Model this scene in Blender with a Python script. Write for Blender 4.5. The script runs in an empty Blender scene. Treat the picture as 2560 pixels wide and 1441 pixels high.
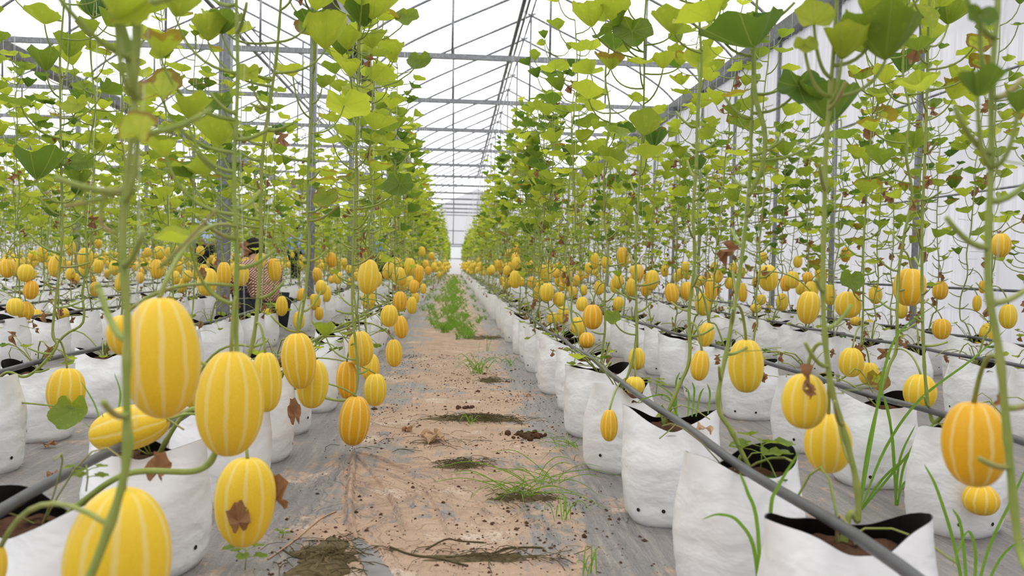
import bpy, math, random
import numpy as np
from mathutils import Matrix, Vector, Euler
PI = math.pi
scene = bpy.context.scene
COL = scene.collection
rnd = random.Random(7)
nrg = np.random.default_rng(7)

# ------------------------------------------------------------------ camera
W, H, F = 2560.0, 1441.0, 2100.0
CAMZ = 0.75
YAW, PITCH, ROLL = math.radians(3.985), math.radians(1.546), math.radians(1.25)
cam_d = bpy.data.cameras.new('camera')
cam = bpy.data.objects.new('camera', cam_d)
COL.objects.link(cam)
cam_d.sensor_fit = 'HORIZONTAL'; cam_d.sensor_width = 36.0; cam_d.lens = 36.0 * F / W
cam_d.clip_start = 0.02; cam_d.clip_end = 300
R = Matrix.Rotation(-YAW, 3, 'Z') @ Matrix.Rotation(PI / 2 - PITCH, 3, 'X') @ Matrix.Rotation(ROLL, 3, 'Z')
cam.matrix_world = Matrix.Translation((0, 0, CAMZ)) @ R.to_4x4()
cam_d.dof.use_dof = True; cam_d.dof.focus_distance = 3.6; cam_d.dof.aperture_fstop = 4.6
scene.camera = cam

# ------------------------------------------------------------------ world, exposure
world = bpy.data.worlds.new('world'); scene.world = world
world.use_nodes = True
wn = world.node_tree
bg = wn.nodes['Background']
tcw = wn.nodes.new('ShaderNodeTexCoord'); sxw = wn.nodes.new('ShaderNodeSeparateXYZ')
rmp = wn.nodes.new('ShaderNodeValToRGB')
wn.links.new(tcw.outputs['Generated'], sxw.inputs[0]); wn.links.new(sxw.outputs['Z'], rmp.inputs[0])
rmp.color_ramp.elements[0].position = 0.0; rmp.color_ramp.elements[0].color = (0.72, 0.73, 0.76, 1)
rmp.color_ramp.elements[1].position = 0.5; rmp.color_ramp.elements[1].color = (1.0, 1.0, 1.0, 1)
wn.links.new(rmp.outputs[0], bg.inputs[0])
bg.inputs[1].default_value = 2.0
vs = scene.view_settings
vs.view_transform = 'Standard'; vs.look = 'None'; vs.gamma = 1.0; vs.use_curve_mapping = False
vs.exposure = 0.42
cy = scene.cycles
cy.max_bounces = 8; cy.diffuse_bounces = 4; cy.glossy_bounces = 2; cy.transmission_bounces = 5
cy.transparent_max_bounces = 8; cy.caustics_reflective = False; cy.caustics_refractive = False
cy.use_denoising = True

# ------------------------------------------------------------------ helpers
def ray(px, py):
    d = R @ Vector(((px - W / 2) / F, -(py - H / 2) / F, -1.0))
    return d
def P(px, py, Y):
    d = ray(px, py); k = Y / d.y
    return np.array((d.x * k, Y, CAMZ + d.z * k))
def proj(p):
    q = R.transposed() @ Vector((p[0], p[1], p[2] - CAMZ))
    if q.z > -1e-3: return (-1e6, -1e6)
    return (W / 2 + F * q.x / -q.z, H / 2 - F * q.y / -q.z)

class MB:
    """collects vertices, quads, triangles; build() links one mesh object"""
    def __init__(s): s.v = []; s.q = []; s.t = []; s.qm = []; s.tm = []; s.uv = []; s.tint = []; s.n = 0
    def add(s, v, quads=None, tris=None, mat=0, uv=None, tint=None):
        v = np.asarray(v, float).reshape(-1, 3); k = len(v)
        s.v.append(v)
        s.uv.append(np.zeros((k, 2)) if uv is None else np.asarray(uv, float))
        if tint is None: tint = (0.5, 0, 0.5)
        tint = np.asarray(tint, float)
        s.tint.append(np.tile(tint, (k, 1)) if tint.ndim == 1 else tint)
        if quads is not None and len(quads):
            q = np.asarray(quads, int) + s.n; s.q.append(q); s.qm.append(np.full(len(q), mat))
        if tris is not None and len(tris):
            t = np.asarray(tris, int) + s.n; s.t.append(t); s.tm.append(np.full(len(t), mat))
        s.n += k
    def merge(s, o, M=None, mat=None):
        """append another builder, transformed by a 4x4"""
        if not o.n: return
        v = np.concatenate(o.v)
        if M is not None: v = v @ np.asarray(M)[:3, :3].T + np.asarray(M)[:3, 3]
        s.v.append(v); s.uv.append(np.concatenate(o.uv)); s.tint.append(np.concatenate(o.tint))
        for q, m in zip(o.q, o.qm): s.q.append(q + s.n); s.qm.append(m if mat is None else np.full(len(q), mat))
        for t, m in zip(o.t, o.tm): s.t.append(t + s.n); s.tm.append(m if mat is None else np.full(len(t), mat))
        s.n += len(v)
    def mesh(s, name, mats, smooth=True):
        me = bpy.data.meshes.new(name)
        v = np.concatenate(s.v) if s.v else np.zeros((0, 3))
        q = np.concatenate(s.q) if s.q else np.zeros((0, 4), int)
        t = np.concatenate(s.t) if s.t else np.zeros((0, 3), int)
        me.vertices.add(len(v)); me.vertices.foreach_set('co', v.astype(np.float32).ravel())
        nl = q.size + t.size
        me.loops.add(nl); me.polygons.add(len(q) + len(t))
        me.loops.foreach_set('vertex_index', np.concatenate([q.ravel(), t.ravel()]).astype(np.int32))
        st = np.concatenate([np.arange(len(q)) * 4, q.size + np.arange(len(t)) * 3]).astype(np.int32)
        me.polygons.foreach_set('loop_start', st)
        mi = np.concatenate((s.qm + s.tm) or [np.zeros(0)]).astype(np.int32)
        for m in (mats if isinstance(mats, (list, tuple)) else [mats]): me.materials.append(m)
        me.polygons.foreach_set('material_index', mi)
        me.polygons.foreach_set('use_smooth', np.full(len(mi), smooth))
        a = me.attributes.new('luv', 'FLOAT2', 'POINT'); a.data.foreach_set('vector', np.concatenate(s.uv).astype(np.float32).ravel())
        a = me.attributes.new('tint', 'FLOAT_VECTOR', 'POINT'); a.data.foreach_set('vector', np.concatenate(s.tint).astype(np.float32).ravel())
        me.update(calc_edges=True); me.validate()
        return me
    def build(s, name, mats, parent=None, smooth=True):
        return link(name, s.mesh(name, mats, smooth), parent)

def link(name, me, parent=None, loc=None, rot=None, scale=None):
    o = bpy.data.objects.new(name, me); COL.objects.link(o)
    if parent: o.parent = parent
    if loc is not None: o.location = loc
    if rot is not None: o.rotation_euler = rot
    if scale is not None: o.scale = scale
    return o
def tag(o, label, cat, group=None, kind=None):
    if label: o['label'] = label
    if cat: o['category'] = cat
    if group: o['group'] = group
    if kind: o['kind'] = kind
    return o
def struct(o): o['kind'] = 'structure'; return o
def empty(name, loc=(0, 0, 0), rot=(0, 0, 0)):
    o = bpy.data.objects.new(name, None); COL.objects.link(o); o.location = loc; o.rotation_euler = rot
    o.empty_display_size = 0.05
    return o

def tube(mb, pts, rad, n=6, mat=0, cap=True, tint=None):
    p = np.asarray(pts, float); k = len(p)
    r = np.full(k, rad, float) if np.isscalar(rad) else np.asarray(rad, float)
    t = np.gradient(p, axis=0); t /= np.linalg.norm(t, axis=1)[:, None] + 1e-9
    ref = np.array((0.31, 0.95, 0.05)) if abs(t[:, 1]).mean() < 0.8 else np.array((1.0, 0.05, 0.1))
    a = np.cross(t, ref); a /= np.linalg.norm(a, axis=1)[:, None] + 1e-9
    b = np.cross(t, a)
    th = np.arange(n) * 2 * PI / n
    v = p[:, None] + r[:, None, None] * (np.cos(th)[None, :, None] * a[:, None] + np.sin(th)[None, :, None] * b[:, None])
    i = np.arange(k - 1)[:, None] * n; j = np.arange(n)[None]; j2 = (j + 1) % n
    q = np.stack([i + j, i + j2, i + n + j2, i + n + j], -1).reshape(-1, 4)
    v = v.reshape(-1, 3); tr = []
    if cap:
        v = np.concatenate([v, p[:1], p[-1:]]); e = k * n
        tr = [(e, (x + 1) % n, x) for x in range(n)] + [(e + 1, (k - 1) * n + x, (k - 1) * n + (x + 1) % n) for x in range(n)]
    mb.add(v, q, tr, mat, tint=tint)
def box(mb, c, s, mat=0):
    x, y, z = np.asarray(s) / 2
    v = np.array([(a * x, b * y, d * z) for a in (-1, 1) for b in (-1, 1) for d in (-1, 1)]) + np.asarray(c)
    mb.add(v, [(0, 1, 3, 2), (4, 6, 7, 5), (0, 4, 5, 1), (2, 3, 7, 6), (0, 2, 6, 4), (1, 5, 7, 3)], mat=mat)
def catmull(pts, m=6):
    p = np.asarray(pts, float)
    q = np.concatenate([[2 * p[0] - p[1]], p, [2 * p[-1] - p[-2]]]); out = []
    for i in range(1, len(q) - 2):
        for t in np.arange(m) / m:
            a, b, c, d = q[i - 1], q[i], q[i + 1], q[i + 2]
            out.append(0.5 * (2 * b + (c - a) * t + (2 * a - 5 * b + 4 * c - d) * t * t + (3 * b - a - 3 * c + d) * t ** 3))
    out.append(p[-1]); return np.array(out)
def sines(seed, n=10, lo=2, hi=20):
    g = np.random.default_rng(seed)
    k = g.uniform(lo, hi, n); a = g.uniform(0, 2 * PI, n); ph = g.uniform(0, 2 * PI, n)
    return lambda x, y: sum(np.sin(k[i] * (x * math.cos(a[i]) + y * math.sin(a[i])) + ph[i]) * lo / k[i] for i in range(n)) / n

# ------------------------------------------------------------------ materials
class NT:
    def __init__(s, name):
        s.m = bpy.data.materials.new(name); s.m.use_nodes = True; s.t = s.m.node_tree
        s.t.nodes.clear(); s.out = s.t.nodes.new('ShaderNodeOutputMaterial')
    def n(s, typ, _set=None, **kw):
        nd = s.t.nodes.new('ShaderNode' + typ)
        for k, v in (_set or {}).items(): setattr(nd, k, v)
        for k, v in kw.items():
            key = k.replace('_', ' ') if not k.startswith('i') or not k[1:].isdigit() else int(k[1:])
            inp = nd.inputs[key]
            if isinstance(v, bpy.types.NodeSocket): s.t.links.new(v, inp)
            else: inp.default_value = v
        return nd
    def math(s, op, a, b=None, clamp=False):
        nd = s.t.nodes.new('ShaderNodeMath'); nd.operation = op; nd.use_clamp = clamp
        for i, v in enumerate((a, b)):
            if v is None: continue
            if isinstance(v, bpy.types.NodeSocket): s.t.links.new(v, nd.inputs[i])
            else: nd.inputs[i].default_value = v
        return nd.outputs[0]
    def mix(s, f, a, b, mode='MIX'):
        nd = s.t.nodes.new('ShaderNodeMix'); nd.data_type = 'RGBA'; nd.blend_type = mode
        for i, v in ((0, f), (6, a), (7, b)):
            if isinstance(v, bpy.types.NodeSocket): s.t.links.new(v, nd.inputs[i])
            else: nd.inputs[i].default_value = v if i == 0 else (*v, 1)[:4]
        return nd.outputs[2]
    def step(s, v, a, b):
        nd = s.n('MapRange', {'interpolation_type': 'SMOOTHSTEP'}, i0=v, i1=a, i2=b)
        return nd.outputs[0]
    def noise(s, vec, scale, detail=3, rough=0.5):
        return s.n('TexNoise', Vector=vec, Scale=scale, Detail=detail, Roughness=rough).outputs[0]
    def obj(s): return s.n('TexCoord').outputs['Object']
    def attr(s, name): return s.n('Attribute', {'attribute_name': name}).outputs['Vector']
    def sep(s, v): return s.n('SeparateXYZ', i0=v).outputs
    def mapv(s, v, sc=(1, 1, 1)): return s.n('Mapping', Vector=v, Scale=sc).outputs[0]
    def bump(s, h, strength=0.3, dist=0.01): return s.n('Bump', Strength=strength, Distance=dist, Height=h).outputs[0]
    def bsdf(s, col, rough=0.5, spec=0.5, normal=None, metal=0.0):
        kw = dict(Base_Color=col if isinstance(col, bpy.types.NodeSocket) else (*col, 1)[:4], Roughness=rough, Metallic=metal)
        nd = s.n('BsdfPrincipled', **kw); nd.inputs['Specular IOR Level'].default_value = spec
        if normal is not None: s.t.links.new(normal, nd.inputs['Normal'])
        return nd.outputs[0]
    def done(s, sh): s.t.links.new(sh, s.out.inputs[0]); return s.m

def mat_simple(name, col, rough=0.5, spec=0.4, var=0.15, scale=20, metal=0.0, bumpd=0.0):
    t = NT(name); o = t.obj(); nz = t.noise(o, scale)
    c = t.mix(nz, [x * (1 - var) for x in col], [min(1, x * (1 + var)) for x in col])
    nm = t.bump(nz, 0.4, bumpd) if bumpd else None
    return t.done(t.bsdf(c, rough, spec, nm, metal))

def mat_leaf():
    t = NT('leaf'); tt = t.sep(t.attr('tint')); uv = t.sep(t.attr('luv')); o = t.obj()
    age, brown = tt[0], tt[1]
    base = t.mix(age, (0.035, 0.125, 0.018), (0.46, 0.54, 0.045))
    nz = t.noise(o, 60, 4, 0.6)
    # pale mottling grows with age, veins are lighter
    mot = t.math('MULTIPLY', t.step(nz, 0.52, 0.68), t.math('MULTIPLY', age, 0.6))
    base = t.mix(mot, base, (0.62, 0.58, 0.10))
    ang = t.math('ABSOLUTE', t.math('SUBTRACT', t.math('FRACT', t.math('MULTIPLY', uv[0], 7.0)), 0.5))
    vein = t.math('SUBTRACT', 1.0, t.step(t.math('MULTIPLY', ang, uv[1]), 0.0, 0.035))
    base = t.mix(t.math('MULTIPLY', vein, 0.45), base, (0.36, 0.44, 0.12))
    edge = t.math('ADD', uv[1], t.math('MULTIPLY', t.math('SUBTRACT', t.noise(o, 35, 3), 0.5), 0.7))
    th = t.math('SUBTRACT', 1.15, brown)
    bm = t.math('MULTIPLY', t.step(t.math('SUBTRACT', edge, th), 0.0, 0.1), t.step(brown, 0.02, 0.1))
    base = t.mix(bm, base, (0.24, 0.085, 0.025))
    hgt = t.math('ADD', t.math('MULTIPLY', vein, -0.6), t.math('MULTIPLY', nz, 0.8))
    nm = t.bump(hgt, 0.5, 0.004)
    tr = t.n('BsdfTranslucent', Color=t.mix(t.math('ADD', 0.18, t.math('MULTIPLY', age, 0.3)), base, (0.66, 0.76, 0.05), 'MIX'), Normal=nm).outputs[0]
    df = t.bsdf(base, 0.48, 0.45, nm)
    return t.done(t.n('MixShader', i0=0.54, i1=df, i2=tr).outputs[0])

def mat_stem():
    t = NT('stem'); tt = t.sep(t.attr('tint')); o = t.obj(); nz = t.noise(o, 40, 3)
    c = t.mix(nz, (0.20, 0.29, 0.045), (0.42, 0.48, 0.13))
    c = t.mix(t.math('MULTIPLY', tt[1], t.step(nz, 0.35, 0.75)), c, (0.40, 0.27, 0.13))
    tr = t.n('BsdfTranslucent', Color=c).outputs[0]
    return t.done(t.n('MixShader', i0=0.15, i1=t.bsdf(c, 0.55, 0.3), i2=tr).outputs[0])

def mat_melon():
    t = NT('melon_rind'); uv = t.sep(t.attr('luv')); o = t.obj()
    rn = t.n('ObjectInfo').outputs['Random']
    nz = t.noise(t.attr('luv'), 9, 2)
    u = t.math('ADD', t.math('MULTIPLY', uv[0], 10.0), t.math('MULTIPLY', t.math('SUBTRACT', nz, 0.5), 0.25))
    d = t.math('ABSOLUTE', t.math('SUBTRACT', t.math('FRACT', u), 0.5))
    st = t.step(d, 0.165, 0.05)
    # fine speckle runs along the length of the fruit
    sp = t.noise(t.mapv(t.attr('luv'), (60, 14, 1)), 3, 3, 0.6)
    y1 = t.mix(t.math('POWER', rn, 3.0), (0.80, 0.56, 0.040), (0.78, 0.42, 0.014))
    y2 = t.mix(t.math('POWER', rn, 3.0), (0.77, 0.50, 0.018), (0.74, 0.35, 0.008))
    yel = t.mix(t.step(sp, 0.35, 0.65), y1, y2)
    wht = t.mix(sp, (0.82, 0.68, 0.24), (0.78, 0.68, 0.36))
    c = t.mix(t.math('MULTIPLY', st, t.math('SUBTRACT', 0.78, t.math('MULTIPLY', sp, 0.55))), yel, wht)
    sc = t.step(t.noise(o, 2.2, 5, 0.75), 0.72, 0.78)
    c = t.mix(t.math('MULTIPLY', sc, 0.4), c, (0.45, 0.26, 0.07))
    end = t.step(uv[1], 0.955, 1.0)
    c = t.mix(t.math('MULTIPLY', end, 0.6), c, (0.32, 0.20, 0.07))
    nm = t.bump(sp, 0.08, 0.003)
    nd = t.bsdf(c, 0.45, 0.28, nm)
    return t.done(nd)

def mat_bag():
    t = NT('white_plastic'); o = t.obj(); s = t.sep(o)
    wv = t.n('VectorMath', {'operation': 'ADD'}, i0=t.mapv(o, (9, 9, 15)), i1=t.n('TexNoise', Vector=o, Scale=6.0, Detail=2.0).outputs['Color']).outputs[0]; f1 = t.noise(wv, 1.0, 3, 0.45); f2 = t.noise(o, 22, 2, 0.5)
    nm = t.bump(t.math('ADD', f1, t.math('MULTIPLY', f2, 0.18)), 0.55, 0.022)
    dirt = t.math('MULTIPLY', t.step(t.noise(o, 9, 5, 0.7), 0.58, 0.75), t.step(s[2], 0.22, 0.0))
    c = t.mix(t.math('MULTIPLY', dirt, 0.45), (0.86, 0.86, 0.87), (0.48, 0.36, 0.25))
    tr = t.n('BsdfTranslucent', Color=(0.8, 0.8, 0.82, 1)).outputs[0]
    return t.done(t.n('MixShader', i0=0.06, i1=t.bsdf(c, 0.32, 0.45, nm), i2=tr).outputs[0])

def mat_soil():
    t = NT('soil'); o = t.obj(); nz = t.noise(o, 55, 5, 0.7)
    c = t.mix(nz, (0.050, 0.022, 0.012), (0.20, 0.105, 0.060))
    return t.done(t.bsdf(c, 0.95, 0.1, t.bump(nz, 1.0, 0.02)))

def mat_metal(name='galvanized', a=(0.14, 0.145, 0.155), b=(0.23, 0.235, 0.25), sc=35):
    t = NT(name); o = t.obj()
    v = t.n('TexVoronoi', Vector=o, Scale=sc).outputs['Color']; g = t.sep(v)[0]
    return t.done(t.bsdf(t.mix(g, a, b), 0.42, 0.5, None, 0.35))

def mat_film(name, trans, col, ribs=False):
    """thin plastic sheet: part of the light goes straight through, the rest is scattered"""
    t = NT(name); o = t.obj()
    nz = t.noise(t.mapv(o, (0.5, 0.35, 0.9)), 1.2, 4, 0.6)
    c = t.mix(nz, [x * 0.97 for x in col], col)
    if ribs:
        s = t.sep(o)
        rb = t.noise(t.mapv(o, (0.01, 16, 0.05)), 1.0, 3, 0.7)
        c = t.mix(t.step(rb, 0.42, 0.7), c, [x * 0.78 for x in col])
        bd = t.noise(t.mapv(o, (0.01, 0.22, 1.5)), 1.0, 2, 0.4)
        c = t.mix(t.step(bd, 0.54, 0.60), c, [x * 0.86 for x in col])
    tl = t.n('BsdfTranslucent', Color=c).outputs[0]
    df = t.n('BsdfDiffuse', Color=c).outputs[0]
    sc = t.n('MixShader', i0=0.25, i1=tl, i2=df).outputs[0]
    tp = t.n('BsdfTransparent', Color=(*col, 1)).outputs[0]
    return t.done(t.n('MixShader', i0=trans, i1=sc, i2=tp).outputs[0])

def mat_ground():
    t = NT('muddy_mulch_film'); o = t.obj(); s = t.sep(o)
    big = t.noise(o, 1.7, 6, 0.66); mid = t.noise(o, 6.5, 7, 0.72); fine = t.noise(o, 75, 4, 0.7); spot = t.noise(o, 3.4, 6, 0.7)
    streak = t.noise(t.mapv(o, (26, 2.2, 1)), 1.0, 4, 0.7)
    streak2 = t.noise(t.n('Mapping', Vector=o, Rotation=(0, 0, 0.5), Scale=(40, 3, 1)).outputs[0], 1.0, 3, 0.7)
    # creases fan out from the point where the film is gathered
    fx, fy = t.math('ADD', s[0], FOLDX), t.math('ADD', s[1], FOLDY)
    ang = t.math('ARCTAN2', fx, fy); rad = t.math('SQRT', t.math('ADD', t.math('MULTIPLY', fx, fx), t.math('MULTIPLY', fy, fy)))
    ang = t.math('ADD', ang, t.math('MULTIPLY', t.math('SUBTRACT', t.noise(o, 2.5, 3, 0.6), 0.5), 0.9))
    fan = t.noise(t.n('CombineXYZ', i0=t.math('MULTIPLY', ang, 8.0), i1=t.math('MULTIPLY', rad, 1.3), i2=0.0).outputs[0], 1.0, 3, 0.6)
    ridge = t.math('SUBTRACT', 1.0, t.step(t.math('ABSOLUTE', t.math('SUBTRACT', fan, 0.5)), 0.0, 0.045))
    fanw = t.math('MULTIPLY', t.math('MULTIPLY', t.step(rad, 2.0, 0.3), t.step(fy, 0.1, -0.3)), t.step(fx, -0.25, 0.1))
    # silt settles in the middle of each path, so distance from the middle sets how much film shows
    ax = t.math('ABSOLUTE', t.math('ADD', s[0], 0.0))
    prox = t.step(ax, 0.10, 0.62)
    m = t.math('ADD', t.math('ADD', t.math('MULTIPLY', big, 0.75), t.math('MULTIPLY', mid, 0.65)), t.math('MULTIPLY', prox, -0.22))
    m = t.math('ADD', m, t.math('MULTIPLY', t.math('SUBTRACT', streak, 0.5), 0.40))
    m = t.math('ADD', m, t.math('MULTIPLY', t.math('MULTIPLY', t.math('SUBTRACT', fan, 0.5), fanw), 0.22))
    silt = t.step(m, 0.53, 0.66)
    mud = t.mix(mid, (0.30, 0.185, 0.12), (0.60, 0.43, 0.31))
    mud = t.mix(t.step(spot, 0.54, 0.68), mud, (0.62, 0.50, 0.40))
    mud = t.mix(t.math('MULTIPLY', t.step(t.noise(o, 4.3, 6, 0.7), 0.55, 0.68), 0.55), mud, (0.30, 0.17, 0.10))
    mud = t.mix(t.math('MULTIPLY', t.step(t.noise(o, 2.0, 5, 0.7), 0.58, 0.7), 0.6), mud, (0.33, 0.27, 0.15))
    film = t.mix(streak, (0.10, 0.092, 0.092), (0.37, 0.34, 0.32))
    film = t.mix(t.math('MULTIPLY', t.step(streak2, 0.5, 0.7), 0.45), film, (0.46, 0.38, 0.32))
    c = t.mix(silt, film, mud)
    crumb = t.step(t.math('ADD', fine, t.math('MULTIPLY', spot, 0.45)), 0.83, 0.90)
    c = t.mix(t.math('MULTIPLY', crumb, 0.75), c, (0.10, 0.06, 0.035))
    wet = t.step(t.noise(o, 2.7, 6, 0.65), 0.60, 0.72)
    c = t.mix(t.math('MULTIPLY', wet, 0.40), c, (0.17, 0.12, 0.09))
    h = t.math('ADD', t.math('ADD', t.math('MULTIPLY', streak, 0.5), t.math('MULTIPLY', mid, 1.0)), t.math('ADD', t.math('MULTIPLY', fine, 0.25), t.math('MULTIPLY', streak2, 0.35)))
    h = t.math('ADD', h, t.math('MULTIPLY', t.math('MULTIPLY', ridge, fanw), 0.55))
    nm = t.bump(h, 0.7, 0.035)
    rg = t.mix(silt, (0.40, 0.40, 0.40), (0.80, 0.80, 0.80))
    nd = t.n('BsdfPrincipled', Base_Color=c, Normal=nm); nd.inputs['Specular IOR Level'].default_value = 0.35
    t.t.links.new(rg, nd.inputs['Roughness'])
    return t.done(nd.outputs[0])

def mat_thin(name, a, b, sc=30, tr=0.35, rough=0.5):
    t = NT(name); o = t.obj(); nz = t.noise(o, sc, 4, 0.65); c = t.mix(nz, a, b)
    tl = t.n('BsdfTranslucent', Color=c).outputs[0]
    return t.done(t.n('MixShader', i0=tr, i1=t.bsdf(c, rough, 0.3, t.bump(nz, 0.4, 0.004)), i2=tl).outputs[0])

def mat_check():
    t = NT('checked_cloth'); o = t.obj(); s = t.sep(o)
    sl = t.math('MULTIPLY', t.math('ADD', s[2], t.math('MULTIPLY', s[1], 0.4)), 1.0); a = t.math('ADD', s[0], sl); b = t.math('SUBTRACT', s[0], sl)
    f = lambda v: t.step(t.math('ABSOLUTE', t.math('SUBTRACT', t.math('FRACT', t.math('MULTIPLY', v, 34.0)), 0.5)), 0.20, 0.26)
    k = t.math('MULTIPLY', f(a), f(b))
    return t.done(t.bsdf(t.mix(k, (0.17, 0.065, 0.045), (0.72, 0.55, 0.42)), 0.8, 0.2))

FOLDX, FOLDY = 0.405, -3.28   # minus the position of the gathered film
M = dict(
    leaf=mat_leaf(), stem=mat_stem(), melon=mat_melon(), bag=mat_bag(), soil=mat_soil(), metal=mat_metal(),
    gutter=mat_metal('gutter_metal', (0.075, 0.08, 0.075), (0.13, 0.135, 0.13), 20),
    lining=mat_simple('black_plastic', (0.010, 0.010, 0.011), 0.35, 0.4),
    hole=mat_simple('hole_dark', (0.03, 0.02, 0.015), 0.8, 0.1),
    pipe=mat_simple('grey_black_pipe', (0.085, 0.087, 0.095), 0.42, 0.4, 0.35, 25),
    string=mat_simple('white_string', (0.75, 0.75, 0.74), 0.6, 0.2),
    wire=mat_simple('dark_wire', (0.12, 0.11, 0.11), 0.5, 0.3),
    wither=mat_thin('withered_leaf', (0.20, 0.085, 0.035), (0.46, 0.25, 0.12), 45, 0.3, 0.7),
    straw=mat_thin('pale_dry_leaf', (0.42, 0.25, 0.13), (0.68, 0.47, 0.30), 45, 0.25, 0.7),
    grass=mat_thin('grass_blade', (0.12, 0.28, 0.025), (0.30, 0.50, 0.06), 12, 0.4, 0.45),
    deadweed=mat_thin('dead_weed', (0.05, 0.045, 0.015), (0.16, 0.12, 0.055), 60, 0.1, 0.9),
    flower=mat_thin('yellow_flower', (0.85, 0.45, 0.01), (0.95, 0.62, 0.02), 30, 0.4),
    roof=mat_film('roof_film', 0.55, (0.985, 0.985, 0.99)),
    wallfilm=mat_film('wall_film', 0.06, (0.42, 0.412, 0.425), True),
    overlapfilm=mat_film('overlap_film', 0.45, (0.80, 0.80, 0.805)),
    sheet=mat_film('white_sheet', 0.0, (0.50, 0.50, 0.50)),
    ground=mat_ground(), greyfilm=mat_simple('grey_film', (0.20, 0.19, 0.19), 0.45, 0.4, 0.45, 14, 0, 0.01),
    moss=mat_thin('moss', (0.010, 0.009, 0.004), (0.22, 0.16, 0.075), 70, 0.0, 0.95),
    skin=mat_simple('skin', (0.36, 0.19, 0.12), 0.55, 0.3, 0.08), hair=mat_simple('black_hair', (0.008, 0.007, 0.007), 0.75, 0.15, 0.3, 90),
    check=mat_check(), blue=mat_simple('blue_cloth', (0.25, 0.40, 0.78), 0.8, 0.2), white=mat_simple('white_cloth', (0.85, 0.86, 0.9), 0.8, 0.2),
    paleblue=mat_simple('pale_blue_cloth', (0.52, 0.65, 0.86), 0.8, 0.2), dark=mat_simple('dark_cloth', (0.015, 0.016, 0.022), 0.85, 0.2),
    greycloth=mat_simple('grey_cloth', (0.22, 0.22, 0.25), 0.85, 0.2),
)

# ------------------------------------------------------------------ setting: floor, roof, walls, frame
YEND, YBACK = 62.0, -5.0
ZG, ZR = 4.35, 6.35                       # gutter and ridge height
GUT = [5.0, -1.8, -8.1, -14.4, -20.7]     # gutter lines
BAY, B0 = 4.0, 6.72                       # bay length, one post line

hs = sines(3, 14, 3, 22); hs2 = sines(4, 8, 8, 40)
def ground_z(x, y):
    x = np.asarray(x, float); y = np.asarray(y, float)
    near = np.exp(-np.abs(x) / 0.9) * np.exp(-np.maximum(y, 0) / 14.0)
    return (0.020 * hs(x * 1.6, y * 0.5) + 0.006 * hs2(x * 1.5, y * 0.25)) * near
def make_floor():
    xs = np.concatenate([np.linspace(-21, -1.3, 24), np.linspace(-1.25, 1.3, 110), np.linspace(1.4, 5.3, 12)])
    ys = np.concatenate([[YBACK, 0.0], np.linspace(0.7, 7, 180), np.linspace(7.2, 20, 60), np.linspace(21, YEND + 1, 30)])
    X, Y = np.meshgrid(xs, ys, indexing='ij'); Z = ground_z(X, Y)
    ny = len(ys); i = np.arange(len(xs) - 1)[:, None] * ny; j = np.arange(ny - 1)[None]
    q = np.stack([i + j, i + ny + j, i + ny + j + 1, i + j + 1], -1).reshape(-1, 4)
    mb = MB(); mb.add(np.stack([X, Y, Z], -1), q); struct(mb.build('floor', M['ground']))
make_floor()

def arc(xl, xm, n=18):
    """roof arch from the gutter at xl to the ridge at xm (gothic profile)"""
    d = xm - xl
    p = [np.array(q) for q in ((xl, ZG), (xl + 0.10 * d, ZG + 0.72), (xl + 0.45 * d, ZR - 0.48 * abs(d) * 0.56), (xm, ZR))]
    t = np.linspace(0, 1, n)[:, None]
    return (1 - t) ** 3 * p[0] + 3 * t * (1 - t) ** 2 * p[1] + 3 * t * t * (1 - t) * p[2] + t ** 3 * p[3]
def sheet(name, prof, y0, y1, m, ny=2):
    ys = np.linspace(y0, y1, ny); k = len(prof)
    v = np.array([[(x, y, z) for (x, z) in prof] for y in ys]).reshape(-1, 3)
    i = np.arange(ny - 1)[:, None] * k; j = np.arange(k - 1)[None]
    q = np.stack([i + j, i + j + 1, i + k + j + 1, i + k + j], -1).reshape(-1, 4)
    mb = MB(); mb.add(v, q); return struct(mb.build(name, m))
beam_y = [B0 + BAY * k for k in range(-2, 14)]
truss_y = [B0 + BAY / 2 * k for k in range(-4, 28)]
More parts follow.
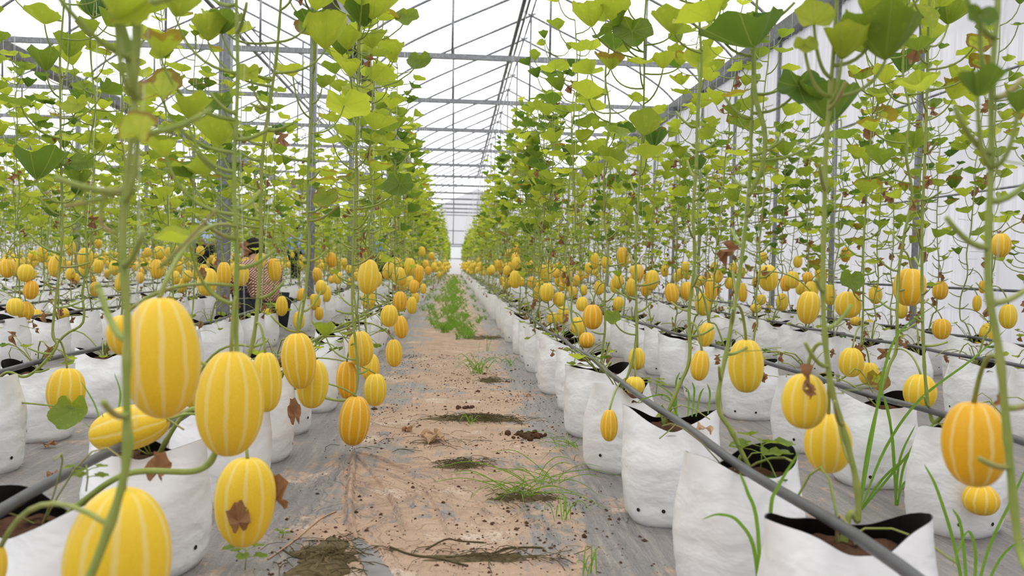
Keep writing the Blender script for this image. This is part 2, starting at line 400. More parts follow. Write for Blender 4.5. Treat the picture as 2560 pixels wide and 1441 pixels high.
for k in range(len(GUT) - 1):
    xr, xl = GUT[k], GUT[k + 1]; xm = (xr + xl) / 2
    la, ra = arc(xl, xm), arc(xr, xm)
    up = [(xm - 0.24, ZR + 0.13)]
    sheet('ceiling', la, YBACK, YEND, M['roof'])
    sheet('ceiling', [tuple(p + np.array((0, 0.03))) for p in ra] + up, YBACK, YEND, M['roof'])
    lx = sorted(tuple(p) for p in la); overlap = [(xm + d, float(np.interp(xm + d, *zip(*lx))) - 0.02) for d in (-0.85, -0.57, -0.30)]
    sheet('ceiling', overlap, YBACK, YEND - 10, M['overlapfilm'])   # second, greyer film layer added for the shaded band beside the ridge
    # arched rafters: one object per tube, copies along the house
    for prof, nm, off in ((la, 'roof_rafter', 0), (ra, 'roof_rafter', 1)):
        pr = np.array([(x, 0, z - 0.05) for x, z in prof])
        if off: pr = np.concatenate([pr, [(xm - 0.22, 0, ZR + 0.07)]])
        else: pr = np.concatenate([pr, [(xm + 0.10, 0, ZR + 0.0)]])
        mb = MB(); tube(mb, pr, 0.024, 8); me = mb.mesh(nm, M['metal'])
        for y in truss_y[(0 if k < 2 else 4):(28 if k < 2 else 20)]:
            if k > 2: continue
            struct(link(nm, me, None, (0, y, 0)))
    # ridge tubes
    if k < 3:
        for x, z, r in ((xm - 0.28, ZR - 0.235, 0.045), (xm - 0.16, ZR - 0.165, 0.026), (xm, ZR - 0.06, 0.02)):
            mb = MB(); tube(mb, [(x, YBACK, z), (x, YEND - 10 if x != xm else YEND, z)], r, 8); struct(mb.build('ridge_purlin', M['metal' if x == xm else 'gutter']))
        # tie beams and hangers, per bay
        mb = MB(); box(mb, ((xl + xr) / 2, 0, ZG), (xr - xl - 0.1, 0.06, 0.09)); me = mb.mesh('tie_beam', M['metal'], False)
        hang = []
        for fx in (0.25, 0.5, 0.75):
            x = xl + fx * (xr - xl); z1 = np.interp(x, *zip(*sorted([tuple(p) for p in la] + [tuple(p) for p in ra])))
            h = MB(); tube(h, [(x, 0, ZG), (x, 0, z1 - 0.05)], 0.022, 8); hang.append(h.mesh('king_post', M['metal']))
        for y in beam_y:
            if k == 2 and y > 40: continue
            struct(link('tie_beam', me, None, (0, y, 0)))
            for hm in hang: struct(link('king_post', hm, None, (0, y, 0)))
# gutters with posts
for gi, x in enumerate(GUT[:4]):
    mb = MB()
    prof = [(x - 0.17, ZG + 0.16), (x - 0.15, ZG + 0.16), (x - 0.11, ZG + 0.0), (x + 0.11, ZG + 0.0), (x + 0.15, ZG + 0.16), (x + 0.17, ZG + 0.16), (x + 0.13, ZG - 0.03), (x - 0.13, ZG - 0.03)]
    n = len(prof); v = [(a, YBACK, b) for a, b in prof] + [(a, YEND, b) for a, b in prof]
    mb.add(v, [(i, (i + 1) % n, n + (i + 1) % n, n + i) for i in range(n)])
    struct(mb.build('roof_gutter', M['gutter'], smooth=False))
    pw = 0.085 if gi else 0.05; pm = MB(); box(pm, (0, 0, (ZG - 0.03) / 2), (pw, pw, ZG - 0.03)); pme = pm.mesh('pillar', M['metal'], False)
    cm = MB(); box(cm, (0, 0, ZG - 0.07), (0.30, 0.10, 0.06)); cme = cm.mesh('gutter_bracket', M['gutter'], False)
    px = x - 0.06 if gi == 0 else x
    for y in beam_y + ([B0 + BAY * k + 2 for k in range(-1, 13)] if gi == 0 else []):
        if gi > 1 and y > 38: continue
        struct(link('pillar', pme, None, (px, y, 0)))
        if gi: struct(link('gutter_bracket', cme, None, (x, y, 0)))
# right side wall of pleated film, with its pipes
def pleated(name, x, y0, y1, z0, z1, sgn, m):
    ys = np.arange(y0, y1, 0.05); g = np.random.default_rng(11)
    off = 0.010 * np.sin(ys * 2 * PI / 0.16 + g.uniform(0, 0.9, len(ys))) + 0.006 * g.normal(size=len(ys)) + 0.02 * np.sin(ys * 1.3)
    zs = np.linspace(z0, z1, 7); k = len(zs)
    Xs = x + sgn * off[:, None] * (1 + 0.5 * np.sin(zs * 2.1))[None]
    v = np.stack([Xs, np.repeat(ys[:, None], k, 1), np.repeat(zs[None], len(ys), 0)], -1).reshape(-1, 3)
    i = np.arange(len(ys) - 1)[:, None] * k; j = np.arange(k - 1)[None]
    q = np.stack([i + j, i + j + 1, i + k + j + 1, i + k + j], -1).reshape(-1, 4)
    mb = MB(); mb.add(v, q); return struct(mb.build(name, m))
pleated('wall_right', 5.06, YBACK, YEND, -0.02, ZG + 0.05, 1, M['wallfilm'])
pleated('wall_left', GUT[-1], YBACK, YEND, -0.02, ZG + 0.05, -1, M['wallfilm'])
for z, r, mt in ((2.62, 0.013, 'metal'), (1.55, 0.011, 'metal'), (0.62, 0.013, 'pipe')):
    mb = MB(); tube(mb, [(4.97, YBACK, z), (4.97, YEND, z)], r, 8); o = mb.build('wall_rail', M[mt]); struct(o)
# end wall: film above, opaque white sheet below, rails and posts
def endwall(name, y):
    for zz, m, nm in (((2.05, None), M['wallfilm'], name), ((-0.02, 2.05), M['sheet'], name)):
        xs = np.linspace(GUT[-1], GUT[0], 90); top = []
        for x in xs:
            for k in range(len(GUT) - 1):
                if GUT[k + 1] <= x <= GUT[k]:
                    xm = (GUT[k] + GUT[k + 1]) / 2
                    pts = sorted([tuple(p) for p in arc(GUT[k + 1], xm)] + [tuple(p) for p in arc(GUT[k], xm)])
                    top.append(np.interp(x, *zip(*pts))); break
        z0 = np.full(len(xs), zz[0]); z1 = np.array(top) if zz[1] is None else np.full(len(xs), zz[1])
        v = np.concatenate([np.stack([xs, np.full(len(xs), y), z0], -1), np.stack([xs, np.full(len(xs), y), z1], -1)])
        n = len(xs); mb = MB(); mb.add(v, [(i, i + 1, n + i + 1, n + i) for i in range(n - 1)]); struct(mb.build(nm, m))
endwall('wall_far', YEND); endwall('wall_back', YBACK)
for z in (1.15, 2.05, 2.2, 3.2, ZG):
    mb = MB(); tube(mb, [(GUT[2], YEND - 0.06, z), (GUT[0], YEND - 0.06, z)], 0.03, 8); struct(mb.build('wall_far_rail', M['metal']))
for x in (-0.1, 1.6, 3.3):
    mb = MB(); tube(mb, [(x, YEND - 0.06, 2.2), (x, YEND - 0.06, 5.4)], 0.03, 8); struct(mb.build('wall_far_post', M['metal']))

# ------------------------------------------------------------------ leaf geometry
def leaf_base(nt, nr):
    th = np.linspace(0, 2 * PI, nt + 1); s = np.linspace(0, 1, nr + 1)[1:]
    near = np.minimum(th, 2 * PI - th)
    rr = 0.5 * (1 - 0.50 * np.exp(-(near / 0.30) ** 2)) * (1 + 0.055 * np.cos(5 * (th - PI)) + (0.018 * np.cos(21 * th) if nt > 20 else 0))
    S, T = np.meshgrid(s, th, indexing='ij')
    Rr = S * rr[None]
    x = Rr * np.sin(T); y = -Rr * np.cos(T) + 0.16 * S
    v = np.stack([x, y, np.zeros_like(x)], -1).reshape(-1, 3)
    v = np.concatenate([[(0, 0, 0)], v])
    uv = np.concatenate([[(0.5, 0)], np.stack([T / (2 * PI), S], -1).reshape(-1, 2)])
    m = nt + 1
    tr = [(0, 1 + i, 2 + i) for i in range(nt)]
    q = [(1 + r * m + i, 1 + (r + 1) * m + i, 1 + (r + 1) * m + i + 1, 1 + r * m + i + 1) for r in range(nr - 1) for i in range(nt)]
    return v, np.array(q).reshape(-1, 4), np.array(tr), uv
LB = {3: leaf_base(30, 5), 2: leaf_base(15, 3), 1: leaf_base(9, 2), 0: leaf_base(7, 1)}
def add_leaf(mb, pos, size, az, tilt, cup, tint, lod, mat=0, seed=0.0, fold=0.0):
    """az: heading of the leaf tip; tilt: how far the tip is lowered; cup: funnel depth"""
    v, q, t, uv = LB[lod]
    r = uv[:, 1]; th = uv[:, 0] * 2 * PI
    w = v.copy()
    w[:, 2] = cup * 0.55 * r ** 1.35 + 0.045 * r ** 2 * np.sin(5 * th + seed * 7) + 0.03 * r * np.sin(3 * th + seed * 13)
    if lod == 3: w[:, 2] += 0.014 * r ** 2 * np.sin(14 * th + seed * 3)
    k = 1 - 0.28 * min(abs(cup), 1.0); w[:, :2] *= k
    w[:, 2] += fold * np.abs(w[:, 0])
    ct, st = math.cos(-tilt), math.sin(-tilt)
    y, z = w[:, 1] * ct - w[:, 2] * st, w[:, 1] * st + w[:, 2] * ct
    ca, sa = math.cos(az - PI / 2), math.sin(az - PI / 2)
    x = w[:, 0]
    o = np.stack([x * ca - y * sa, x * sa + y * ca, z], -1) * size + np.asarray(pos)
    mb.add(o, q, t, mat, uv, tint)
def add_dry(mb, pos, size, az, rng, lod, mat=0):
    v, q, t, uv = LB[max(lod, 1)]
    r = uv[:, 1]; th = uv[:, 0] * 2 * PI
    w = v.copy(); w[:, 0] *= rng.uniform(0.35, 0.65)
    sd = rng.uniform(0, 6)
    w[:, 2] = 0.22 * r * np.sin(3 * th + sd) + 0.16 * r * np.sin(5 * th + sd * 2)
    w[:, 0] += 0.10 * r * np.sin(7 * th + sd); w[:, 1] += 0.07 * r * np.cos(6 * th + sd)
    e = Euler((-rng.uniform(0.9, 1.9), rng.uniform(-0.5, 0.5), az - PI / 2)).to_matrix()
    mb.add((w * size) @ np.array(e).T + np.asarray(pos), q, t, mat, uv, (0.5, 0, rng.random()))

# ------------------------------------------------------------------ vines
STR_Z = 3.3
class Vine:
    """stem, foliage, withered leaf and string builders of one climbing plant"""
    def __init__(s, path, rng, lod, leaf_z=1.05, age=0.55, dense=1.0, dry=0.15, size=0.135, rad=0.0055, stubs=True, brown=0.25, string=True, top=None):
        s.stem, s.fol, s.dry, s.string = MB(), MB(), MB(), MB()
        s.rng, s.lod = rng, lod
        s.path = path = np.asarray(path, float)
        n = 7 if lod == 3 else 5 if lod == 2 else 3
        k = len(path); tt = np.linspace(0, 1, k)
        rr = rad * (1.1 - 0.55 * tt)
        if lod == 3:   # thickened nodes
            for z in np.arange(0.3, 2.5, 0.085): rr = rr * (1 + 0.3 * np.exp(-((path[:, 2] - z) / 0.012) ** 2))
        tube(s.stem, path, rr, n, 0, True, (0.5, max(0, 0.35 - 0.35 * rng.random()), 0.5))
        zt = path[-1, 2]
        az = rng.uniform(0, 2 * PI); z = 0.30
        stepz = {3: 0.078, 2: 0.078, 1: 0.085, 0: 0.095}[lod] / dense
        zc = path[:, 2]
        while z < zt:
            i = int(np.argmin(np.abs(zc - z))) if path[0, 2] < 9 else 0
            # use the highest index whose z matches so the climbing part is preferred
            c = np.where(np.abs(zc - z) < 0.05)[0]
            if len(c): i = c[-1]
            p = path[i]
            az += PI + rng.uniform(-0.9, 0.9)
            frac = (z - leaf_z) / max(zt - leaf_z, 0.1)
            if z > leaf_z and rng.random() < min(1.0, 0.62 + frac):
                s.leaf(p, az, size * rng.uniform(0.72, 1.18) * (1 - 0.35 * max(0, frac - 0.8) / 0.2), age, brown)
                if rng.random() < 0.20 and lod > 0:
                    s.leaf(p, az + rng.uniform(1, 4), size * rng.uniform(0.5, 0.85), age, brown)
            elif z < leaf_z + 0.15 and stubs and rng.random() < (0.78 if z > 0.45 else 0.3):
                s.stub(p, az)
                if lod < 2: s.stub(p, az + 2)
                if z > 0.6 and rng.random() < ((0.40 if lod < 2 else 0.30) if lod < 3 else 0.04): s.leaf(p, az + 1, size * rng.uniform(0.35, 0.7), age + rng.uniform(-0.2, 0.25), brown)
                if lod < 3 and rng.random() < 0.45: s.tendril(p, rng.uniform(0, 2 * PI))
            if dry and rng.random() < dry * (1.0 if path[0][1] > 1.2 or lod < 3 else 0.0) and 0.35 < z < zt - 0.3:
                s.dead(p, rng.uniform(0, 2 * PI), rng.uniform(0.035, 0.065) if lod == 3 else rng.uniform(0.045, 0.085))
            if lod >= 2 and rng.random() < 0.16: s.tendril(p, rng.uniform(0, 2 * PI))
            z += stepz * rng.uniform(0.75, 1.25)
        r0 = path[0]   # runners and shoots trailing over the bag
        for _ in range({3: 3, 2: 7, 1: 6, 0: 4}[lod]):
            a, L = rng.uniform(0, 2 * PI), rng.uniform(0.08, 0.20); m = 6 if lod > 1 else 4; t = np.linspace(0, 1, m)
            b = rng.uniform(-1.5, 1.5); hgt = rng.uniform(0.03, 0.16)
            q = np.stack([r0[0] + L * t * np.cos(a + b * t), r0[1] + L * t * np.sin(a + b * t), r0[2] + 0.02 + hgt * np.sin(t * rng.uniform(1.6, 3.0))], -1)
            tube(s.stem, q, rng.uniform(0.0014, 0.0034), 4 if lod > 1 else 3, 0, False, (0.5, rng.choice([0, 0.4, 0.9]), 0.5))
            if rng.random() < (0.35 if lod < 3 else 0.15): add_leaf(s.fol, q[-1], rng.uniform(0.04, 0.08), rng.uniform(0, 6.28), rng.uniform(-0.3, 0.6), 0.4, (min(1, max(0, rng.gauss(0.5, 0.3))), 0.1, rng.random()), min(lod, 2), 0, rng.random())
            elif rng.random() < (0.4 if lod < 3 else 0.0): add_dry(s.dry, q[-1], rng.uniform(0.04, 0.07), rng.uniform(0, 6.28), rng, min(lod, 2))
        if string:
            a = path[min(len(path) - 1, int(len(path) * 0.45))]
            sp = [a + (0.008, 0, 0), path[int(len(path) * 0.75)] + (0.01, 0.0, 0), path[-1] + (0.0, 0.0, 0.05), (path[-1][0] + 0.02, path[-1][1], STR_Z)]
            tube(s.string, sp, 0.0005 if lod == 3 else 0.0012 if lod > 1 else 0.002, 3, 0, False)
    def petiole(s, p, tip, rise, rad, tint=(0.5, 0.0, 0.5)):
        m = {3: 8, 2: 5, 1: 3, 0: 2}[s.lod]; t = np.linspace(0, 1, m)[:, None]
        c = np.array((p[0] + 0.75 * (tip[0] - p[0]), p[1] + 0.75 * (tip[1] - p[1]), p[2] + 0.12 * (tip[2] - p[2]) + rise))
        q = (1 - t) ** 2 * p + 2 * t * (1 - t) * c + t * t * tip
        tube(s.stem, q, np.linspace(rad * 1.15, rad * 0.8, m), 6 if s.lod == 3 else 4 if s.lod == 2 else 3, 0, False, tint)
    def leaf(s, p, az, size, age, brown, tip=None, tilt=None, cup=None, head=None):
        r = s.rng
        if tip is None:
            L = r.uniform(0.07, 0.15)
            tip = p + np.array((math.cos(az) * L, math.sin(az) * L, r.uniform(0.02, 0.11)))
        if s.lod >= 1: s.petiole(p, tip, -0.01, 0.0031 if s.lod > 1 else 0.003)
        a = min(1, max(0, r.gauss(age, 0.30)))
        b = max(0.0, r.gauss(brown * 0.25, brown)) if r.random() < 0.5 else 0.0
        add_leaf(s.fol, tip, size, az + r.uniform(-0.6, 0.6) if head is None else head, r.gauss(0.12, 0.28) if tilt is None else tilt,
                 r.uniform(0.25, 0.95) if cup is None else cup, (a, min(b, 0.9), r.random()), s.lod, 0, r.random())
    def stub(s, p, az):
        r = s.rng; L = r.uniform(0.045, 0.10)
        m = 6 if s.lod == 3 else 4 if s.lod == 2 else 3; t = np.linspace(0, 1, m)
        up = r.uniform(0.25, 0.9)
        q = np.stack([p[0] + math.cos(az) * L * t, p[1] + math.sin(az) * L * t, p[2] + L * (up * t ** 1.8 - 0.12 * t)], -1)
        tube(s.stem, q, (0.0042 if s.lod > 1 else 0.0034) * (1 - 0.25 * t), 6 if s.lod == 3 else 4 if s.lod == 2 else 3, 0, s.lod > 1, (0.5, r.choice([0, 0, 0, 0.5, 0.9]), 0.5))
    def tendril(s, p, az):
        r = s.rng; t = np.linspace(0, 1, 14); L = r.uniform(0.04, 0.12)
        t = t if s.lod > 1 else t[::3]
        q = np.stack([p[0] + math.cos(az) * L * t + 0.008 * np.sin(t * 14), p[1] + math.sin(az) * L * t + 0.008 * np.cos(t * 14), p[2] + r.uniform(-0.04, 0.05) * t], -1)
        tube(s.stem, q, 0.0011, 3, 0, False, (0.5, r.choice([0, 0.9]), 0.5))
    def dead(s, p, az, size):
        r = s.rng; tip = p + np.array((math.cos(az) * 0.035, math.sin(az) * 0.035, -0.01))
        s.petiole(p, tip, 0.0, 0.0016, (0.5, 1.0, 0.5))
        add_dry(s.dry, tip, size, az, r, s.lod)

def gen_path(rng, root, foot, top, n=46, wob=0.012):
    """from the soil, across the bag, then up the string"""
    root, foot, top = (np.asarray(a, float) for a in (root, foot, top))
    ctrl = [root, root + (0, 0, 0.05), root * 0.45 + foot * 0.55 + (0, 0, 0.05 + rng.uniform(-.03, .03)), foot]
    for f in np.linspace(0, 1, 12)[1:]:
        p = foot + (top - foot) * f; p[0] += rng.gauss(0, wob); p[1] += rng.gauss(0, wob); ctrl.append(p)
    return catmull(ctrl, 4)

VM = ('stem', 'foliage', 'withered_leaf', 'string')
def vine_object(v, loc=(0, 0, 0)):
    root = empty('melon_vine', loc)
    v.stem.build('stem', M['stem'], root); v.fol.n and v.fol.build('foliage', M['leaf'], root)
    v.dry.n and v.dry.build('withered_foliage', M['wither'], root); v.string.n and v.string.build('string', M['string'], root)
    return root

# ------------------------------------------------------------------ grow bags
HOLES = {}
def bag_mb(seed, lod):
    HOLES.pop((seed, lod), None)
    g = random.Random(seed); n, k = (56, 22) if lod == 3 else (28, 10) if lod == 2 else (12, 4)
    th = np.arange(n) * 2 * PI / n; c, s = np.cos(th), np.sin(th)
    hgt = 0.305 + g.uniform(-0.015, 0.02)
    sl, li, so = MB(), MB(), MB()
    ph = [g.uniform(0, 6) for _ in range(8)]
    rim_a, rim_b = g.uniform(0.142, 0.150), g.uniform(0.068, 0.098)
    rim = hgt - 0.024 + 0.046 * np.abs(c) ** 3 + 0.007 * np.sin(2 * th + ph[0]) + 0.006 * np.sin(3 * th + ph[1]) + (0.002 * np.sin(7 * th + ph[2]) if n > 20 else 0)
    def ring(f, inset=0.0):
        a = 0.128 + 0.014 * math.sin(f * PI * 0.9) ; b = 0.112 + 0.012 * math.sin(f * PI)
        w = max(0, (f - 0.62) / 0.38) ** 1.4
        a = a * (1 - w) + rim_a * w; b = b * (1 - w) + rim_b * w
        if f < 0.08: q = 0.90 + 0.10 * math.sqrt(f / 0.08); a *= q; b *= q
        e = 2.6 * (1 - w) + 2.0 * w
        r = (np.abs(c / (a - inset)) ** e + np.abs(s / (b - inset)) ** e) ** (-1 / e)
        if n > 20:
            env = 0.4 + 0.6 * math.sin(min(1, f * 1.15) * PI)
            cr = np.sin(30 * f + 2.5 * np.sin(2 * th + ph[5]) + ph[6]); r = r + env * (0.0022 * np.sin(5 * th + 5 * f + ph[3]) + 0.0020 * np.sin(3 * th - 8 * f + ph[4]) + 0.0022 * np.abs(cr) * (0.5 + 0.5 * np.sin(2 * th + ph[2] + 4 * f)) * (1 - 0.6 * f) + 0.0014 * np.sin(44 * f - 3 * th + ph[6]) * (1 - f))
            r = r + 0.006 * np.exp(-((th - PI) / 0.10) ** 2) * f + 0.006 * np.exp(-(np.minimum(th, 2 * PI - th) / 0.10) ** 2) * f
        z = f * rim
        return np.stack([r * c, r * s, z], -1)
    fs = np.linspace(0, 1, k + 1)
    v = np.concatenate([ring(f) for f in fs])
    def quads(m): 
        i = np.arange(m)[:, None] * n; j = np.arange(n)[None]; j2 = (j + 1) % n
        return np.stack([i + j, i + j2, i + n + j2, i + n + j], -1).reshape(-1, 4)
    sl.add(v, quads(k), mat=0)
    if lod >= 2:   # punched drain holes
        for a in (g.uniform(-2.0, -1.75), g.uniform(-1.3, -1.0), g.uniform(-0.4, -0.1), g.uniform(0.8, 2.2), g.uniform(3.2, 3.9)):
            z = g.uniform(0.045, 0.062); rg = ring(z / hgt); i = int(a / (2 * PI) * n) % n
            p = rg[i]; d = np.array((p[0] / 0.13 ** 2, p[1] / 0.115 ** 2, 0)); d /= np.linalg.norm(d)
            tn = np.array((-d[1], d[0], 0)); al = np.arange(9) * 2 * PI / 9
            q = p + d * 0.0022 + 0.0058 * (np.cos(al)[:, None] * tn + np.sin(al)[:, None] * np.array((0, 0, 1)))
            hm = MB(); hm.add(np.concatenate([[p + d * 0.001], q]), None, [(0, 1 + x, 1 + (x + 1) % 9) for x in range(9)]); HOLES.setdefault((seed, lod), []).append(hm)
    fi = fs[::-1][:max(2, int(0.42 * (k + 1)))]
    v = np.concatenate([ring(f, 0.003) for f in fi]); v[:n, 2] -= 0.0005
    li.add(v, quads(len(fi) - 1)[:, ::-1])
    zs = hgt * 0.85; rings = 7 if lod == 3 else 4 if lod == 2 else 2
    base = ring(0.86, 0.010); vv = [(0, 0, zs + 0.02)]
    for r in np.linspace(0, 1, rings + 1)[1:]:
        for b in base:
            vv.append((b[0] * r, b[1] * r, zs + 0.02 * (1 - r * r) + (0.006 * math.sin(b[0] * r * 90 + ph[0]) * math.sin(b[1] * r * 80 + ph[1]) if lod > 1 else 0)))
    tr = [(0, 1 + x, 1 + (x + 1) % n) for x in range(n)]
    so.add(vv, quads(rings - 1) + 1, tr)
    return sl, li, so
def bag_merged(seed, lod):
    sl, li, so = bag_mb(seed, lod); m = MB(); m.merge(sl); m.merge(li, None, 2); m.merge(so, None, 3); return m
BAGM = [M['bag'], M['hole'], M['lining'], M['soil']]

# ------------------------------------------------------------------ melons
def melon_mb(seed, lod):
    g = random.Random(seed); n, k = (60, 30) if lod == 3 else (40, 18) if lod == 2 else (10, 6)
    ex = g.uniform(0.80, 0.92); pear = g.uniform(-0.05, 0.07); a0 = g.uniform(0, 6)
    u = np.linspace(0, 1, n + 1); v = np.linspace(0, PI, k + 1)
    U, V = np.meshgrid(u, v); T = U * 2 * PI
    d = np.abs((U * 10) % 1 - 0.5)
    gr = 1 - (0.024 * np.exp(-(d / 0.16) ** 2) if lod > 1 else 0) * np.sin(V) ** 0.5
    r = 0.5 * np.sin(V) ** ex * gr * (1 + pear * np.cos(V)) * (1 + 0.015 * np.sin(2 * T + a0))
    z = 0.5 * np.cos(V) * (1 + 0.0 * T); z = z - 0.02 * np.exp(-(V / 0.25) ** 2)
    p = np.stack([r * np.cos(T), r * np.sin(T), z], -1).reshape(-1, 3)
    i = np.arange(k)[:, None] * (n + 1); j = np.arange(n)[None]
    q = np.stack([i + j, i + n + 1 + j, i + n + 1 + j + 1, i + j + 1], -1).reshape(-1, 4)
    m = MB(); m.add(p, q, uv=np.stack([U, V / PI], -1).reshape(-1, 2)); return m
RIND = [melon_mb(50 + i, 3).mesh('rind', M['melon']) for i in range(5)]
RIND2 = [melon_mb(60 + i, 2).mesh('melon', M['melon']) for i in range(4)]

# ------------------------------------------------------------------ planting plan
def cont(first, y1=YEND - 1.0, step=0.56, seed=0):
    g = random.Random(seed); ys = list(first); y = ys[-1]
    while y < y1:
        y += step * g.uniform(0.93, 1.07); ys.append(y)
    return ys
ROWS = {  # bag line, shift of the string line, depths along the row, words
    'R1': (0.66, 0.00, cont([0.86, 1.38, 1.86, 2.47, 3.10, 3.72, 4.36, 4.95, 5.40], seed=1), 'first row right of path'),
    'R2': (1.50, 0.08, cont([2.38, 2.90, 3.45, 4.18, 4.72, 5.30], seed=2), 'second row right of path'),
    'R3': (2.72, 0.06, cont([3.7, 4.25, 4.8, 5.38], seed=3), 'third row right of path'),
    'R4': (3.56, 0.06, cont([5.0, 5.58, 6.1], seed=4), 'fourth row right of path'),
    'L1': (-0.73, 0.30, cont([1.00, 1.54, 2.08, 2.66, 3.22, 3.72, 4.28], seed=5), 'first row left of path'),
    'L2': (-1.66, 0.12, cont([3.02, 3.55, 4.10, 4.66], seed=6), 'second row left of path'),
    'L3': (-2.90, 0.10, cont([5.2, 5.75], seed=7), 'third row left of path'),
    'L4': (-3.75, 0.10, cont([6.8, 7.3], seed=8), 'fourth row left of path'),
    'L5': (-5.00, 0.10, cont([9.1], seed=9), 'fifth row left of path'),
    'L6': (-5.85, 0.10, cont([10.7], seed=10), 'sixth row left of path'),
    'L7': (-7.15, 0.10, cont([13.0], seed=11), 'seventh row left of path'),
    'L8': (-7.98, 0.10, cont([14.6], seed=12), 'eighth row left of path'),
    'L9': (-9.3, 0.10, cont([17.0], seed=13), ''), 'L10': (-10.1, 0.10, cont([18.5], seed=14), ''),
    'L11': (-11.4, 0.1, cont([21.0], 44, seed=15), ''), 'L12': (-12.2, 0.1, cont([22.4], 44, seed=16), ''),
    'L13': (-13.5, 0.1, cont([24.8], 44, seed=17), ''),
}
ONES = 'first second third fourth fifth sixth seventh eighth ninth tenth eleventh twelfth thirteenth fourteenth fifteenth sixteenth seventeenth eighteenth nineteenth'.split()
TENS = {2: 'twent', 3: 'thirt', 4: 'fort', 5: 'fift', 6: 'sixt'}
def ordinal(n):
    if n < 20: return ONES[n - 1]
    a, b = divmod(n, 10)
    return TENS[a] + ('ieth' if b == 0 else 'y-' + ONES[b - 1])

PEOPLE_SPOTS = [(-1.80, 8.3, 0.6), (-2.02, 9.5, 0.45)]
class Plant: pass
plants = []
for rn_, (xb, dx, ys, words) in ROWS.items():
    g = random.Random(sum(map(ord, rn_)) * 17)
    n = 0
    for i, y in enumerate(ys):
        p = Plant(); p.row, p.i, p.y, p.words = rn_, i, y, words
        p.x = xb + (g.uniform(-0.035, 0.035) if y > 2.6 else 0.02 if (rn_, i) == ('R1', 1) else 0)
        p.xv = xb + dx + g.uniform(-0.05, 0.05); p.yv = y + g.uniform(-0.04, 0.04)
        p.top = g.uniform(1.82, 2.25); p.g = random.Random(g.random()); p.melons = []
        if any(math.hypot(p.x - a, y - b) < r for a, b, r in PEOPLE_SPOTS): continue
        lo = -0.541 - 0.35 / y; hi = 0.678 + 0.35 / y
        p.vis = lo < p.x / y < hi
        bx = proj((p.x, y, 0.2))[0]; p.bagvis = -60 - 300 / y < bx < W + 60 + 300 / y and y > 1.15
        n += 1; p.n = n
        plants.append(p)
plants = [p for p in plants if p.vis]
plants.sort(key=lambda p: p.y)
NIND = 296
indiv = plants[:NIND]; far = plants[NIND:]
DPART = 9.2
PL = {(p.row, p.i): p for p in plants}

# ------------------------------------------------------------------ grow bags, one object each
proto_bag = {}
for p in indiv:
    lod = 3 if p.y < 5.5 else 2 if p.y < DPART else 1
    seed = p.g.randrange(1000) if p.y < 2.6 else p.g.randrange({3: 10, 2: 8, 1: 6}[lod])
    rz = p.g.gauss(0.12, 0.22) if p.row[0] == 'R' else p.g.gauss(-0.35, 0.25)
    if p.g.random() < 0.5 and p.y > 2.6: rz += PI
    lab = f"white plastic grow bag, {ordinal(p.n)} from the front in the {p.words}"
    sc = 1.0 if p.y < 2.6 else p.g.uniform(0.93, 1.05)
    if lod > 1:
        key = (lod, seed)
        if key not in proto_bag:
            a, b, c = bag_mb(seed, lod)
            hm = MB(); [hm.merge(x) for x in HOLES.get((seed, lod), [])]
            if lod < 3: a.merge(hm, None, 1)
            proto_bag[key] = (a.mesh('sleeve', BAGM[:2]), b.mesh('lining', M['lining']), c.mesh('potting_soil', M['soil']), [x.mesh('drain_hole', M['hole']) for x in HOLES.get((seed, lod), [])] if lod == 3 else [])
        r = empty('grow_bag', (p.x, p.y, float(ground_z(p.x, p.y))), (0, 0, rz)); r.scale = (sc, sc, sc)
        a, b, c, hl = proto_bag[key]
        sv = link('sleeve', a, r); [link('drain_hole', x, sv) for x in hl]; link('lining', b, r)['label'] = 'black inner face of the bag'; link('potting_soil', c, r)
    else:
        key = (1, seed)
        if key not in proto_bag: proto_bag[key] = bag_merged(seed, 1).mesh('grow_bag', BAGM)
        r = link('grow_bag', proto_bag[key], None, (p.x, p.y, 0), (0, 0, rz), (sc, sc, sc))
    tag(r, lab, 'grow bag', 'white grow bags in rows'); p.rz = rz

